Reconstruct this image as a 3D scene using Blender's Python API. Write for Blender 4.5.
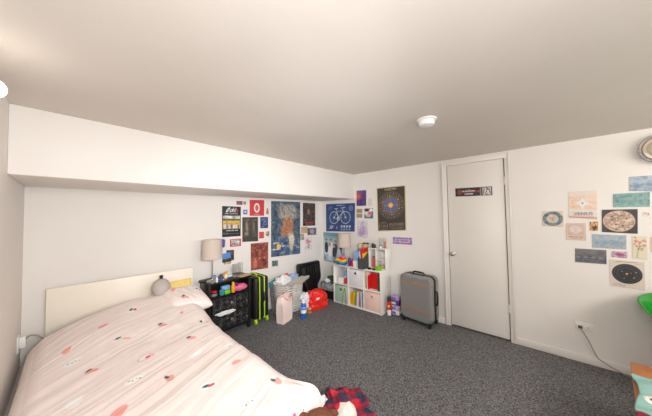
import bpy, bmesh, math, random
import numpy as np
from mathutils import Vector, Matrix
R = math.radians
for o in list(bpy.data.objects):
    bpy.data.objects.remove(o)
S = bpy.context.scene
C = S.collection

# ------------------------------------------------------------------ camera, world, lights, exposure
W_, H_ = 652, 416
FPX, YAW, PITCH, ROLL = 230.505, 0.837, 0.031, -0.0155
cam_d = bpy.data.cameras.new('camera'); cam = bpy.data.objects.new('camera', cam_d); C.objects.link(cam)
cam_d.sensor_fit = 'HORIZONTAL'; cam_d.sensor_width = 36.0; cam_d.lens = FPX / W_ * 36.0
cam_d.clip_start = 0.02
_f = Vector((math.sin(YAW)*math.cos(PITCH), math.cos(YAW)*math.cos(PITCH), math.sin(PITCH)))
_r = Vector((math.cos(YAW), -math.sin(YAW), 0)); _u = _r.cross(_f)
_r2 = _r*math.cos(ROLL) + _u*math.sin(ROLL); _u2 = -_r*math.sin(ROLL) + _u*math.cos(ROLL)
cam.matrix_world = Matrix(((_r2.x, _u2.x, -_f.x, 0), (_r2.y, _u2.y, -_f.y, 0), (_r2.z, _u2.z, -_f.z, 1.425), (0, 0, 0, 1)))
S.camera = cam

world = bpy.data.worlds.new('world'); S.world = world; world.use_nodes = True
world.node_tree.nodes['Background'].inputs[0].default_value = (0.86, 0.93, 1.0, 1)
world.node_tree.nodes['Background'].inputs[1].default_value = 0.5

def area(name, loc, target, sx, sy, power, col=(1, 1, 1)):
    d = bpy.data.lights.new(name, 'AREA'); d.shape = 'RECTANGLE'; d.size = sx; d.size_y = sy
    d.energy = power; d.color = col
    o = bpy.data.objects.new(name, d); C.objects.link(o); o.location = loc
    o.rotation_euler = (Vector(target)-Vector(loc)).to_track_quat('-Z', 'Y').to_euler()
    return o
def lamp_light(name, loc, radius, power, col=(1, 1, 1)):
    d = bpy.data.lights.new(name, 'POINT'); d.shadow_soft_size = radius; d.energy = power; d.color = col
    o = bpy.data.objects.new(name, d); C.objects.link(o); o.location = loc; return o
area('rear_fill', (1.4, -1.95, 1.8), (1.3, 2.5, 0.7), 2.9, 0.6, 47, (1.0, 0.965, 0.9))  # soft fill added inside the room behind the camera, wider than the window opening
lamp_light('camera_flash', (0.25, -0.25, 1.55), 0.25, 23.5, (0.97, 1.0, 1.04))
area('fill_beam', (0.2, -0.4, 1.6), (0.4, 2.5, 1.1), 0.3, 0.3, 6.4, (0.97, 1.0, 1.04)).data.spread = R(110)  # added beam that brightens the bed and the left of the back wall
area('fill_beam', (0.1, -0.3, 1.6), (2.6, 2.9, 1.0), 0.3, 0.3, 8.6, (0.97, 1.0, 1.04)).data.spread = R(70)  # second added beam, lifts the dim far right corner
area('side_fill', (-0.15, 0.1, 1.3), (2.0, 1.2, 1.6), 0.3, 0.3, 5.5, (0.97, 1.0, 1.04))  # unseen fill added close to the left wall, no fitting there

S.view_settings.view_transform = 'Standard'; S.view_settings.look = 'None'
S.view_settings.gamma = 1.0; S.view_settings.use_curve_mapping = False
S.view_settings.exposure = 0.0

# ------------------------------------------------------------------ materials
def lin(c):
    c = np.asarray(c, float)
    if c.max() > 1.0: c = c/255.0
    return np.where(c <= 0.04045, c/12.92, ((c+0.055)/1.055)**2.4)
def mat(name, col, rough=0.6, metal=0.0, noise=0.0, nscale=40.0, bump=0.0, bscale=200.0, **kw):
    m = bpy.data.materials.new(name); m.use_nodes = True
    nt = m.node_tree; b = nt.nodes['Principled BSDF']
    c = tuple(float(x) for x in lin(col))
    b.inputs['Base Color'].default_value = (*c, 1); b.inputs['Roughness'].default_value = rough
    b.inputs['Metallic'].default_value = metal
    for k, v in kw.items(): b.inputs[k.replace('_', ' ')].default_value = v
    tc = nt.nodes.new('ShaderNodeTexCoord')
    if noise:
        n = nt.nodes.new('ShaderNodeTexNoise'); n.inputs['Scale'].default_value = nscale; n.inputs['Detail'].default_value = 4
        nt.links.new(tc.outputs['Object'], n.inputs['Vector'])
        r = nt.nodes.new('ShaderNodeValToRGB'); r.color_ramp.elements[0].position = 0.3; r.color_ramp.elements[1].position = 0.7
        r.color_ramp.elements[0].color = tuple(max(0, x*(1-noise)) for x in c)+(1,)
        r.color_ramp.elements[1].color = tuple(min(1, x*(1+noise)) for x in c)+(1,)
        nt.links.new(n.outputs['Fac'], r.inputs['Fac']); nt.links.new(r.outputs['Color'], b.inputs['Base Color'])
    if bump:
        n2 = nt.nodes.new('ShaderNodeTexNoise'); n2.inputs['Scale'].default_value = bscale; n2.inputs['Detail'].default_value = 3
        nt.links.new(tc.outputs['Object'], n2.inputs['Vector'])
        bp = nt.nodes.new('ShaderNodeBump'); bp.inputs['Strength'].default_value = bump; bp.inputs['Distance'].default_value = 0.002
        nt.links.new(n2.outputs['Fac'], bp.inputs['Height']); nt.links.new(bp.outputs['Normal'], b.inputs['Normal'])
    return m
def colmat(name, rough=0.5, bump=0.0, bscale=400):
    m = mat(name, (255, 255, 255), rough, bump=bump, bscale=bscale)
    a = m.node_tree.nodes.new('ShaderNodeVertexColor'); a.layer_name = 'Col'
    m.node_tree.links.new(a.outputs['Color'], m.node_tree.nodes['Principled BSDF'].inputs['Base Color'])
    return m
def emit(name, col, s):
    m = mat(name, col, 0.4); b = m.node_tree.nodes['Principled BSDF']
    b.inputs['Emission Color'].default_value = (*[float(x) for x in lin(col)], 1); b.inputs['Emission Strength'].default_value = s
    return m
def carpet_mat():
    m = mat('carpet', (80, 78, 78), 0.95)
    nt = m.node_tree; b = nt.nodes['Principled BSDF']; tc = nt.nodes['Texture Coordinate']
    n = nt.nodes.new('ShaderNodeTexNoise'); n.inputs['Scale'].default_value = 75; n.inputs['Detail'].default_value = 3; n.inputs['Roughness'].default_value = .7
    v = nt.nodes.new('ShaderNodeTexVoronoi'); v.inputs['Scale'].default_value = 130
    nt.links.new(tc.outputs['Object'], n.inputs['Vector']); nt.links.new(tc.outputs['Object'], v.inputs['Vector'])
    r = nt.nodes.new('ShaderNodeValToRGB')
    r.color_ramp.elements[0].position = 0.36; r.color_ramp.elements[1].position = 0.68
    r.color_ramp.elements[0].color = (*lin((63, 64, 67)), 1); r.color_ramp.elements[1].color = (*lin((145, 143, 143)), 1)
    mx = nt.nodes.new('ShaderNodeMix'); mx.inputs[0].default_value = 0.35
    nt.links.new(n.outputs['Fac'], mx.inputs[2]); 
    bw = nt.nodes.new('ShaderNodeRGBToBW'); nt.links.new(v.outputs['Color'], bw.inputs[0]); nt.links.new(bw.outputs[0], mx.inputs[3])
    nt.links.new(mx.outputs[0], r.inputs['Fac']); nt.links.new(r.outputs['Color'], b.inputs['Base Color'])
    bp = nt.nodes.new('ShaderNodeBump'); bp.inputs['Strength'].default_value = 0.8; bp.inputs['Distance'].default_value = 0.006
    nt.links.new(n.outputs['Fac'], bp.inputs['Height']); nt.links.new(bp.outputs['Normal'], b.inputs['Normal'])
    return m
M = dict(
    wall=mat('wall_paint', (236, 230, 224), 0.55, noise=.012, nscale=3, bump=.15, bscale=90),
    ceil=mat('ceiling_paint', (220, 211, 201), 0.6, noise=.02, nscale=2.5, bump=.2, bscale=60),
    trim=mat('trim_paint', (236, 230, 224), 0.4),
    door=mat('door_paint', (235, 229, 222), 0.4, noise=.01, nscale=4),
    gap=mat('dark_gap', (40, 34, 30), 0.9),
    carpet=carpet_mat(),
    print=colmat('printed_paper', 0.45),
    cloth=colmat('printed_cloth', 0.9, .25, 500),
    cream=mat('cream_laminate', (245, 236, 221), 0.4, noise=.012, nscale=8),
    mattress=mat('mattress_cloth', (236, 230, 220), 0.9, bump=.3),
    black=mat('black_lacquer', (24, 23, 24), 0.35, noise=.1, nscale=20),
    blackmatte=mat('black_plastic', (26, 26, 27), 0.45, noise=.15, nscale=60),
    blackgloss=mat('glossy_black_plastic', (16, 16, 17), 0.22),
    chrome=mat('brushed_metal', (190, 184, 176), 0.3, 0.9),
    brass=mat('brass', (190, 150, 90), 0.3, 0.9),
    shade=mat('lamp_shade_linen', (206, 190, 177), 0.9, noise=.05, nscale=120, bump=.3, bscale=300),
    lime=mat('lime_plastic', (185, 225, 30), 0.4),
    white=mat('white_plastic', (240, 238, 234), 0.4),
    whitelam=mat('white_laminate', (240, 236, 230), 0.35, noise=.01, nscale=10),
    greyshell=mat('silver_grey_shell', (150, 150, 148), 0.4, 0.25, noise=.05, nscale=200),
    orange=mat('orange_piping', (215, 120, 50), 0.5),
    wheel=mat('wheel_rubber', (20, 20, 20), 0.6),
    red=mat('red_plastic', (215, 32, 30), 0.4), redbag=mat('red_carrier_plastic', (232, 44, 36), 0.35, bump=.3, bscale=30),
    whitebag=mat('white_carrier_plastic', (226, 230, 234), 0.4, bump=.3, bscale=30),
    paperbag=mat('pale_pink_paper', (246, 224, 216), 0.55, noise=.02, nscale=9),
    coral=mat('coral_cord', (240, 140, 115), 0.7),
    blue=mat('blue_plastic', (28, 104, 196), 0.3), navy=mat('navy', (36, 46, 110), .5), teal=mat('teal', (60, 150, 150), .5), sky=mat('sky_blue', (130, 178, 220), .5),
    yellow=mat('yellow', (240, 196, 30), 0.4), amber=mat('amber', (236, 160, 24), .4), pink=mat('pink', (228, 110, 150), 0.5), magenta=mat('magenta', (190, 40, 110), .5),
    purple=mat('purple', (98, 40, 130), 0.4), green=mat('green', (70, 180, 50), 0.35), lgreen=mat('bright_green', (120, 200, 40), 0.35), dgreen=mat('dark_green', (52, 84, 46), .6),
    brown=mat('brown', (120, 78, 52), 0.6), tan=mat('tan_card', (206, 176, 130), 0.6), dgrey=mat('charcoal_card', (74, 76, 80), 0.6), mgrey=mat('mid_grey', (130, 130, 132), .6),
    mint=mat('mint_fabric', (168, 200, 178), 0.9, noise=.04, nscale=100, bump=.3), pinkbin=mat('blush_fabric', (240, 204, 190), 0.9, noise=.03, nscale=100, bump=.3),
    jute=mat('jute_cord', (150, 120, 86), 0.9), greyplush=mat('grey_plush', (188, 178, 170), 0.95, bump=.5, bscale=150), darktip=mat('dark_green_felt', (34, 48, 44), .9),
    yellowcloth=mat('yellow_cloth', (242, 214, 130), .9, bump=.3), whitecloth=mat('white_cloth', (232, 230, 228), .9, bump=.4, bscale=60),
    bluecloth=mat('blue_cloth', (150, 180, 220), .9, bump=.4, bscale=60), greycloth=mat('grey_cloth', (170, 164, 156), .9, bump=.4, bscale=60), redcloth=mat('coral_red_cloth', (222, 90, 76), .9, bump=.4, bscale=60),
    glass=mat('clear_glass', (250, 252, 252), 0.03, Transmission_Weight=1.0, IOR=1.45),
    clearplastic=mat('clear_plastic', (236, 236, 240), 0.15, Transmission_Weight=0.75, IOR=1.2),
    opal=emit('opal_glass_lit', (255, 250, 240), 12), creamglass=mat('cream_glass', (240, 228, 206), 0.2),
    wood=mat('orange_wood', (190, 116, 62), 0.4, noise=.18, nscale=9), greenplastic=mat('green_chair_plastic', (26, 140, 38), 0.25),
    brownplush=mat('brown_plush', (112, 66, 44), 0.95, noise=.15, nscale=80, bump=.6, bscale=120),
    cable=mat('grey_cable', (160, 142, 120), .5), peach=mat('peach_liquid', (240, 150, 120), .3),
)

# ------------------------------------------------------------------ builders
def tag(o, label=None, cat=None, group=None, kind=None):
    if label: o['label'] = label
    if cat: o['category'] = cat
    if group: o['group'] = group
    if kind: o['kind'] = kind
    return o
def thing(name, label, cat, loc=(0, 0, 0), rotz=0.0, group=None):
    o = bpy.data.objects.new(name, None); C.objects.link(o); o.empty_display_size = .05
    o.location = loc; o.rotation_euler = (0, 0, rotz)
    return tag(o, label, cat, group)

class MB:
    def __init__(s): s.bm = bmesh.new()
    def _fin(s, vs, M4, mi):
        if M4 is not None: bmesh.ops.transform(s.bm, matrix=M4, verts=vs)
        fs = set()
        for v in vs: fs.update(v.link_faces)
        for f in fs: f.material_index = mi; f.smooth = True
        return vs
    def merge(s, b2, M4=None, mi=0):
        me = bpy.data.meshes.new('t'); b2.to_mesh(me); b2.free()
        n = len(s.bm.verts); s.bm.from_mesh(me); bpy.data.meshes.remove(me)
        s.bm.verts.ensure_lookup_table()
        return s._fin(s.bm.verts[n:], M4, mi)
    def box(s, c, d, bev=0.0, mi=0, rot=None, segs=2, taper=None):
        b = bmesh.new(); bmesh.ops.create_cube(b, size=1)
        for v in b.verts:
            k = taper if (taper and v.co.z < 0) else (1, 1)
            v.co = Vector((v.co.x*d[0]*k[0], v.co.y*d[1]*k[1], v.co.z*d[2]))
        if bev: bmesh.ops.bevel(b, geom=b.edges[:], offset=min(bev, min(d)*.49), segments=segs, profile=.5, affect='EDGES')
        m4 = Matrix.Translation(c)
        if rot: m4 = m4 @ Matrix.Rotation(rot[2], 4, 'Z') @ Matrix.Rotation(rot[1], 4, 'Y') @ Matrix.Rotation(rot[0], 4, 'X')
        s.merge(b, m4, mi); return s
    def lathe(s, prof, c=(0, 0, 0), n=24, mi=0, m4=None, cap=True):
        b = bmesh.new(); rings = []
        for r, z in prof:
            if r < 1e-6: rings.append([b.verts.new((0, 0, z))])
            else: rings.append([b.verts.new((r*math.cos(2*math.pi*k/n), r*math.sin(2*math.pi*k/n), z)) for k in range(n)])
        for A, B in zip(rings, rings[1:]):
            for k in range(n):
                k2 = (k+1) % n
                q = [A[k % len(A)], A[k2 % len(A)], B[k2 % len(B)], B[k % len(B)]]
                u = []
                for v in q:
                    if v not in u: u.append(v)
                if len(u) > 2: b.faces.new(u)
        if cap:
            if len(rings[0]) > 2: b.faces.new(rings[0][::-1])
            if len(rings[-1]) > 2: b.faces.new(rings[-1])
        bmesh.ops.recalc_face_normals(b, faces=b.faces)
        s.merge(b, Matrix.Translation(c) @ (m4 if m4 is not None else Matrix()), mi); return s
    def cyl(s, c, r, h, n=20, mi=0, bev=.0, r2=None, m4=None):
        r2 = r if r2 is None else r2
        p = [(r-bev, 0), (r, bev), (r2, h-bev), (r2-bev, h)] if bev else [(r, 0), (r2, h)]
        return s.lathe(p, c, n, mi, m4)
    def tube(s, pts, r, n=8, mi=0):
        pts = [Vector(p) for p in pts]; b = bmesh.new(); rings = []
        up = Vector((0, 0, 1)); prev = None
        for i, p in enumerate(pts):
            t = (pts[min(i+1, len(pts)-1)]-pts[max(i-1, 0)]).normalized()
            a = prev if prev is not None else (up if abs(t.z) < .9 else Vector((1, 0, 0)))
            a = (a - t*a.dot(t)).normalized(); prev = a; bb = t.cross(a)
            rr = r[i] if isinstance(r, (list, tuple)) else r
            rings.append([b.verts.new(p+(a*math.cos(2*math.pi*k/n)+bb*math.sin(2*math.pi*k/n))*rr) for k in range(n)])
        for A, B in zip(rings, rings[1:]):
            for k in range(n): b.faces.new((A[k], A[(k+1) % n], B[(k+1) % n], B[k]))
        b.faces.new(rings[0][::-1]); b.faces.new(rings[-1])
        bmesh.ops.recalc_face_normals(b, faces=b.faces)
        s.merge(b, None, mi); return s
    def prism(s, poly, d, m4=None, mi=0, bev=0):    # polygon in xz, extruded along +y by d
        b = bmesh.new(); A = [b.verts.new((x, 0, z)) for x, z in poly]; B = [b.verts.new((x, d, z)) for x, z in poly]
        b.faces.new(A); b.faces.new(B[::-1])
        for k in range(len(poly)):
            j = (k+1) % len(poly); b.faces.new((A[k], B[k], B[j], A[j]))
        bmesh.ops.recalc_face_normals(b, faces=b.faces)
        if bev: bmesh.ops.bevel(b, geom=b.edges[:], offset=bev, segments=2, profile=.5, affect='EDGES')
        s.merge(b, m4, mi); return s
    def blob(s, c, d, amp=0.0, freq=6.0, seed=0, sub=4, mi=0, squash=None, rot=None):
        b = bmesh.new(); bmesh.ops.create_icosphere(b, subdivisions=sub, radius=1)
        from mathutils import noise as NZ
        for v in b.verts:
            p = v.co.copy()
            if squash: p = Vector([math.copysign(abs(q)**squash, q) for q in p])
            k = 1+amp*NZ.noise(p*freq*.5+Vector((seed*3.7, seed*1.3, seed)))+amp*.6*NZ.noise(p*freq+Vector((seed, 5, seed*2.1)))
            v.co = Vector((p.x*d[0]*k, p.y*d[1]*k, p.z*d[2]*k))
        m4 = Matrix.Translation(c)
        if rot: m4 = m4 @ Matrix.Rotation(rot[2], 4, 'Z') @ Matrix.Rotation(rot[1], 4, 'Y') @ Matrix.Rotation(rot[0], 4, 'X')
        s.merge(b, m4, mi); return s
    def build(s, name, mats, parent=None, loc=None, rotz=0.0, sharp=38, flat0=False):
        me = bpy.data.meshes.new(name); 
        if flat0:
            z0 = min(v.co.z for v in s.bm.verts)
            for v in s.bm.verts:
                if v.co.z < 0: v.co.z = 0
        s.bm.to_mesh(me); s.bm.free()
        for m in (mats if isinstance(mats, (list, tuple)) else [mats]): me.materials.append(M[m] if isinstance(m, str) else m)
        if sharp: me.set_sharp_from_angle(angle=R(sharp))
        o = bpy.data.objects.new(name, me); C.objects.link(o)
        if parent: o.parent = parent
        if loc is not None: o.location = loc
        o.rotation_euler = (0, 0, rotz)
        return o
def single(mb, name, mats, label, cat, loc=(0, 0, 0), rotz=0, group=None, **k):
    return tag(mb.build(name, mats, None, loc, rotz, **k), label, cat, group)
def struct(name, mb, mats):
    return tag(mb.build(name, mats), kind='structure')
def copy_thing(root, loc, rotz, label):
    r = root.copy(); C.objects.link(r); r.location = loc; r.rotation_euler = (0, 0, rotz); r['label'] = label
    for ch in list(root.children):
        c = ch.copy(); C.objects.link(c); c.parent = r
        for g in list(ch.children):
            d = g.copy(); C.objects.link(d); d.parent = c
    return r
def setcol(o, cols):     # per-vertex colours (linear) = the printed pattern
    a = o.data.color_attributes.new('Col', 'FLOAT_COLOR', 'POINT')
    buf = np.ones((len(o.data.vertices), 4), np.float32); buf[:, :3] = cols
    a.data.foreach_set('color', buf.ravel())

# ------------------------------------------------------------------ numpy painting of printed patterns
def vnoise(x, y, seed=0):
    rs = np.random.RandomState(seed); T = rs.rand(64, 64)
    xi = np.floor(x).astype(int); yi = np.floor(y).astype(int); fx = x-xi; fy = y-yi
    fx = fx*fx*(3-2*fx); fy = fy*fy*(3-2*fy)
    g = lambda a, b: T[a % 64, b % 64]
    return (g(xi, yi)*(1-fx)+g(xi+1, yi)*fx)*(1-fy)+(g(xi, yi+1)*(1-fx)+g(xi+1, yi+1)*fx)*fy
def fnoise(x, y, seed=0, o=3):
    return sum(vnoise(x*2**k, y*2**k, seed+k)*.5**k for k in range(o))/sum(.5**k for k in range(o))
class Paint:
    def __init__(s, nu, nv, base=(255, 255, 255), ar=1.0):
        s.u, s.v = np.meshgrid(np.linspace(0, 1, nu), np.linspace(0, 1, nv)); s.ar = ar; s.px = 1.2/nu
        s.c = np.zeros(s.u.shape+(3,)); s.c[:] = lin(base)
    def put(s, mask, col):
        m = np.clip(mask, 0, 1)[..., None]; s.c = s.c*(1-m)+(lin(col) if np.ndim(col) == 1 or isinstance(col, tuple) else col)*m
    def rect(s, x0, y0, x1, y1, col):
        e = s.px*.7; f = lambda t: np.clip(.5+t/e, 0, 1)
        s.put(f(s.u-x0)*f(x1-s.u)*f(s.v-y0)*f(y1-s.v), col); return s
    def ell(s, cx, cy, rx, ry, col, ang=0.0, soft=None, inner=None):
        du, dv = s.u-cx, (s.v-cy); ca, sa = math.cos(ang), math.sin(ang)
        a, b = (du*ca+dv*sa)/rx, (-du*sa+dv*ca)/ry; d = np.sqrt(a*a+b*b)
        e = soft if soft else max(s.px/min(rx, ry)*.7, .02)
        m = np.clip(.5+(1-d)/e, 0, 1)
        if inner: m = m*np.clip(.5+(d-inner)/e, 0, 1)
        s.put(m, col); return s
    def line(s, x0, y0, x1, y1, w, col):
        dx, dy = x1-x0, y1-y0; L = dx*dx+dy*dy+1e-9
        t = np.clip(((s.u-x0)*dx+(s.v-y0)*dy)/L, 0, 1); d = np.hypot(s.u-x0-t*dx, s.v-y0-t*dy)
        s.put(np.clip(.5+(w-d)/s.px, 0, 1), col); return s
    def ramp(s, stops):     # vertical gradient in the print, v positions
        vs = [a for a, _ in stops]; cs = np.array([lin(c) for _, c in stops])
        s.c = np.stack([np.interp(s.v, vs, cs[:, k]) for k in range(3)], -1); return s
    def mottle(s, cols, fx, fy, seed=0, alpha=1.0, mask=1.0, o=3):
        n = fnoise(s.u*fx, s.v*fy, seed, o); n = np.clip((n-.31)/.38, 0, 1)*(len(cols)-1)
        cs = np.array([lin(c) for c in cols]); i = np.arange(len(cols))
        col = np.stack([np.interp(n, i, cs[:, k]) for k in range(3)], -1)
        m = (np.zeros_like(s.u)+mask*alpha)[..., None]; s.c = s.c*(1-m)+col*m; return s
    def text(s, x0, x1, y, h, col, seed=0, words=.2):   # lines of fine illegible print
        n = vnoise(s.u*60+seed*7.3, s.u*0+seed, seed); g = vnoise(s.u*130, s.v*130, seed+3)
        m = (s.u > x0)*(s.u < x1)*(np.abs(s.v-y) < h/2)*(n > words)*np.clip(.35+g, 0, 1); s.put(m*.9, col); return s
SHEETS = {}
def sheet(name, label, wall, q, paint, cat='poster', group=None, res=70, off=0.003, plane=None, mat_='print'):
    """A sheet of paper fixed flat to a wall: q = four corners (TL, TR, BR, BL) as (along, height) in metres."""
    q = [np.array(c, float) for c in q]
    wu = np.hypot(*(q[1]-q[0])); hv = np.hypot(*(q[3]-q[0])); big = max(wu, hv)
    nu = max(8, int(res*wu/big)); nv = max(8, int(res*hv/big))
    P = Paint(nu, nv, ar=wu/hv); paint(P)
    U, V = P.u[..., None], P.v[..., None]
    pos = (q[3]*(1-U)+q[2]*U)*(1-V)+(q[0]*(1-U)+q[1]*U)*V
    d = plane if plane is not None else (YB if wall == 'back' else XR)
    curl = 0.0015*np.sin(P.u*math.pi)*np.sin(P.v*math.pi)
    dep = d-off-curl
    co = np.stack([pos[..., 0], dep, pos[..., 1]], -1) if wall == 'back' else np.stack([dep, pos[..., 0], pos[..., 1]], -1)
    co = co.reshape(-1, 3); n0 = len(co)
    idx = np.arange(n0).reshape(nv, nu)
    faces = np.stack([idx[:-1, :-1], idx[:-1, 1:], idx[1:, 1:], idx[1:, :-1]], -1).reshape(-1, 4).tolist()
    ring = list(idx[0, :])+list(idx[1:, -1])+list(idx[-1, -2::-1])+list(idx[-2:0:-1, 0])
    back = co[ring].copy(); back[:, 1 if wall == 'back' else 0] = d-0.0004
    for k in range(len(ring)):
        j = (k+1) % len(ring); faces.append([int(ring[j]), int(ring[k]), n0+k, n0+j])
    faces.append([n0+k for k in range(len(ring))][::-1])
    ctr = co.mean(0); base = ctr.copy(); base[2] = co[:, 2].min()
    allv = np.vstack([co, back])-base
    me = bpy.data.meshes.new(name); me.from_pydata(allv.tolist(), [], faces); me.materials.append(M[mat_])
    o = bpy.data.objects.new(name, me); C.objects.link(o); o.location = base
    cols = P.c.reshape(-1, 3); cols = cols*.88+.1*cols.mean(1, keepdims=True)+.008; setcol(o, np.vstack([cols, cols[ring]]))
    return tag(o, label, cat, group)

# ------------------------------------------------------------------ the room
XL, XR, YB, YS, ZC, ZS, YF = -0.252, 3.264, 3.06, 2.28, 2.115, 1.695, -2.4
T = 0.1
def bx(a, b, bev=0): return MB().box([(a[k]+b[k])/2 for k in range(3)], [b[k]-a[k] for k in range(3)], bev)
struct('floor', bx((XL-T, YF-T, -T), (XR+T, YB+T, 0)), 'carpet')
struct('ceiling', bx((XL-T, YF-T, ZC), (XR+T, YB+T, ZC+T)), 'ceil')
struct('wall_left', bx((XL-T, YF, 0), (XL, YB, ZC)), 'wall')
struct('wall_back', bx((XL-T, YB, 0), (XR+T, YB+T, ZC)), 'wall')
DY0, DY1, DZ = 0.232, 0.826, 2.035     # door opening
w = MB().box((XR+T/2, (YF+DY0)/2, ZC/2), (T, DY0-YF, ZC)).box((XR+T/2, (DY1+YB)/2, ZC/2), (T, YB-DY1, ZC)).box((XR+T/2, (DY0+DY1)/2, (DZ+ZC)/2), (T, DY1-DY0, ZC-DZ))
struct('wall_right', w, 'wall')
WX0, WX1, WZ0, WZ1 = 0.2, 2.4, 0.6, 1.9
w = MB().box(((XL+WX0)/2, YF-T/2, ZC/2), (WX0-XL, T, ZC)).box(((WX1+XR)/2, YF-T/2, ZC/2), (XR-WX1, T, ZC))
w.box(((WX0+WX1)/2, YF-T/2, WZ0/2), (WX1-WX0, T, WZ0)).box(((WX0+WX1)/2, YF-T/2, (WZ1+ZC)/2), (WX1-WX0, T, ZC-WZ1))
struct('wall_front', w, 'wall')
w = MB()
for x in (WX0+.03, (WX0+WX1)/2, WX1-.03): w.box((x, YF-.05, (WZ0+WZ1)/2), (.06, .06, WZ1-WZ0))
for z in (WZ0+.03, WZ1-.03): w.box(((WX0+WX1)/2, YF-.05, z), (WX1-WX0, .06, .06))
struct('window_1', w, 'trim')
struct('trim_soffit', bx((XL, YS, ZS), (XR, YB, ZC), .004), 'wall')

def baseboard(y0, y1): return MB().box((XR-.007, (y0+y1)/2, .035), (.014, y1-y0, .07), .003)
struct('baseboard_right', baseboard(YF, DY0-.045).box((XR-.007, (DY1+.07+YB)/2, .035), (.014, YB-DY1-.07, .07), .003), 'trim')
struct('baseboard_back', MB().box(((XL+XR)/2, YB-.007, .045), (XR-XL-.04, .014, .09), .003), 'trim')
struct('baseboard_left', MB().box((XL+.008, (YF+YB)/2, .12), (.016, YB-YF, .24), .002).box((XL+.012, (YF+YB)/2, .252), (.024, YB-YF, .02), .005), 'trim')
# door casing: flat boards with a stepped inner bead
w = MB()
for y0, y1 in ((DY1, DY1+.055), (DY0-.045, DY0)):
    w.box((XR-.009, (y0+y1)/2, (DZ+.05)/2), (.018, y1-y0, DZ+.05), .004)
w.box((XR-.009, (DY0+DY1)/2+.005, DZ+.0275), (.0182, DY1-DY0+.1, .055), .004)
for y in (DY1+.048, DY0-.038): w.box((XR-.013, y, (DZ+.05)/2), (.026, .014, DZ+.05), .004)
struct('trim_door_casing', w, 'trim')
door = tag(MB().box((XR+.014, (DY0+DY1)/2, (DZ+.012)/2+.003), (.035, DY1-DY0-.014, DZ-.022), .003).build('door_1', 'door'), kind='structure')
k = MB(); mk = Matrix.Rotation(R(-90), 4, 'Y')
k.lathe([(.026, 0), (.026, .004), (.012, .008), (.011, .03), (.022, .036), (.027, .048), (.024, .06), (.012, .066), (0, .067)], (XR-.0035, .775, .915), 20, 0, mk)
k.build('door_knob', 'chrome', door)
for z in (.36, 1.78):
    MB().cyl((XR-.008, DY0+.004, z-.045), .007, .09, 10).box((XR-.0045, DY0+.022, z), (.003, .03, .085)).build('hinge', 'trim', door)
MB().box((XR+.045, (DY0+DY1)/2, DZ/2), (.02, DY1-DY0, DZ)).build('dark_gap', 'gap', door)

# ceiling and wall fittings
t = thing('smoke_detector', 'small round white smoke detector on the ceiling', 'smoke detector', (1.745, .565, ZC))
MB().lathe([(.068, 0), (.068, -.008), (.055, -.012)], n=32).build('mounting_plate', 'white', t)
MB().lathe([(.052, -.010), (.055, -.03), (.05, -.043), (.03, -.048), (0, -.049)], n=32).build('cover', 'white', t)
t = thing('globe_wall_light', 'lit white globe light high on the left wall, cut by the photo edge', 'light', (XL, 1.50, 1.925))
MB().lathe([(.03, 0), (.03, .008), (.015, .012), (.015, .02)], n=24, m4=Matrix.Rotation(R(90), 4, 'Y')).build('wall_plate', 'white', t)
MB().blob((.046, 0, 0), (.036, .036, .036)).build('globe', 'opal', t)
t = thing('wall_light', 'round cream glass wall light with clear ringed disc, upper right corner', 'light', (XR, -.79, 1.93))
my = Matrix.Rotation(R(-90), 4, 'Y')
MB().lathe([(.05, 0), (.05, .03), (.03, .04)], n=24, m4=my).build('wall_plate', 'white', t)
MB().lathe([(.10, .035), (.118, .04), (.118, .045), (.10, .04)], n=40, m4=my, cap=False).build('glass_disc', 'clearplastic', t)
MB().lathe([(.117, .037), (.121, .0425), (.117, .048), (.115, .0425), (.117, .037)], n=40, m4=my, cap=False).build('rim', 'chrome', t)
MB().lathe([(.098, .035), (.098, .045), (.075, .05), (.07, .075), (.05, .1), (.02, .112), (0, .114)], n=40, m4=my).build('dome', 'creamglass', t)
MB().lathe([(.097, .044), (.1, .047), (.097, .05), (.095, .047), (.097, .044)], n=40, m4=my, cap=False).build('inner_rim', 'brass', t)

t = thing('wall_outlet', 'white double power outlet on the right wall', 'outlet', (XR, -.315, .335))
MB().box((-.004, 0, 0), (.008, .115, .072), .003).build('plate', 'white', t)
for dy in (-.025, .025):
    MB().box((-.009, dy, 0), (.004, .034, .028), .002).build('socket', 'whitelam', t)
    if dy < 0: MB().box((-.0115, dy-.006, .002), (.002, .002, .008)).box((-.0115, dy+.006, .002), (.002, .002, .008)).cyl((-.0125, dy, -.009), .0025, .002, 8).build('socket_slots', 'blackmatte', t)
t = thing('power_cord', 'thin grey cord plugged into the right wall outlet and running down to the floor', 'cord', (XR-.011, -.29, .332))
MB().box((-.012, 0, 0), (.024, .026, .026), .005).build('plug', 'brown', t)
MB().tube([(-.02, 0, -.006), (-.03, -.012, -.03), (-.02, -.045, -.1), (-.014, -.075, -.19), (-.018, -.1, -.25), (-.03, -.17, -.29), (-.05, -.25, -.318), (-.08, -.33, -.328), (-.13, -.385, -.328)], .0038).build('cable', 'cable', t)
t = thing('extension_socket', 'white plug block low on the left wall beside the bed', 'outlet', (XL, 2.88, .50))
MB().box((.004, 0, 0), (.008, .08, .12), .003).build('plate', 'white', t)
MB().box((.024, 0, .01), (.032, .045, .08), .005).build('plug_block', 'white', t)
MB().box((.04, 0, .03), (.003, .02, .015), .001).build('plug_face', 'brown', t)
MB().tube([(.04, 0, .03), (.06, .0, .045), (.09, .0, .035), (.12, -.005, 0), (.135, -.005, -.04)], .005).build('cable', 'cable', t)

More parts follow.
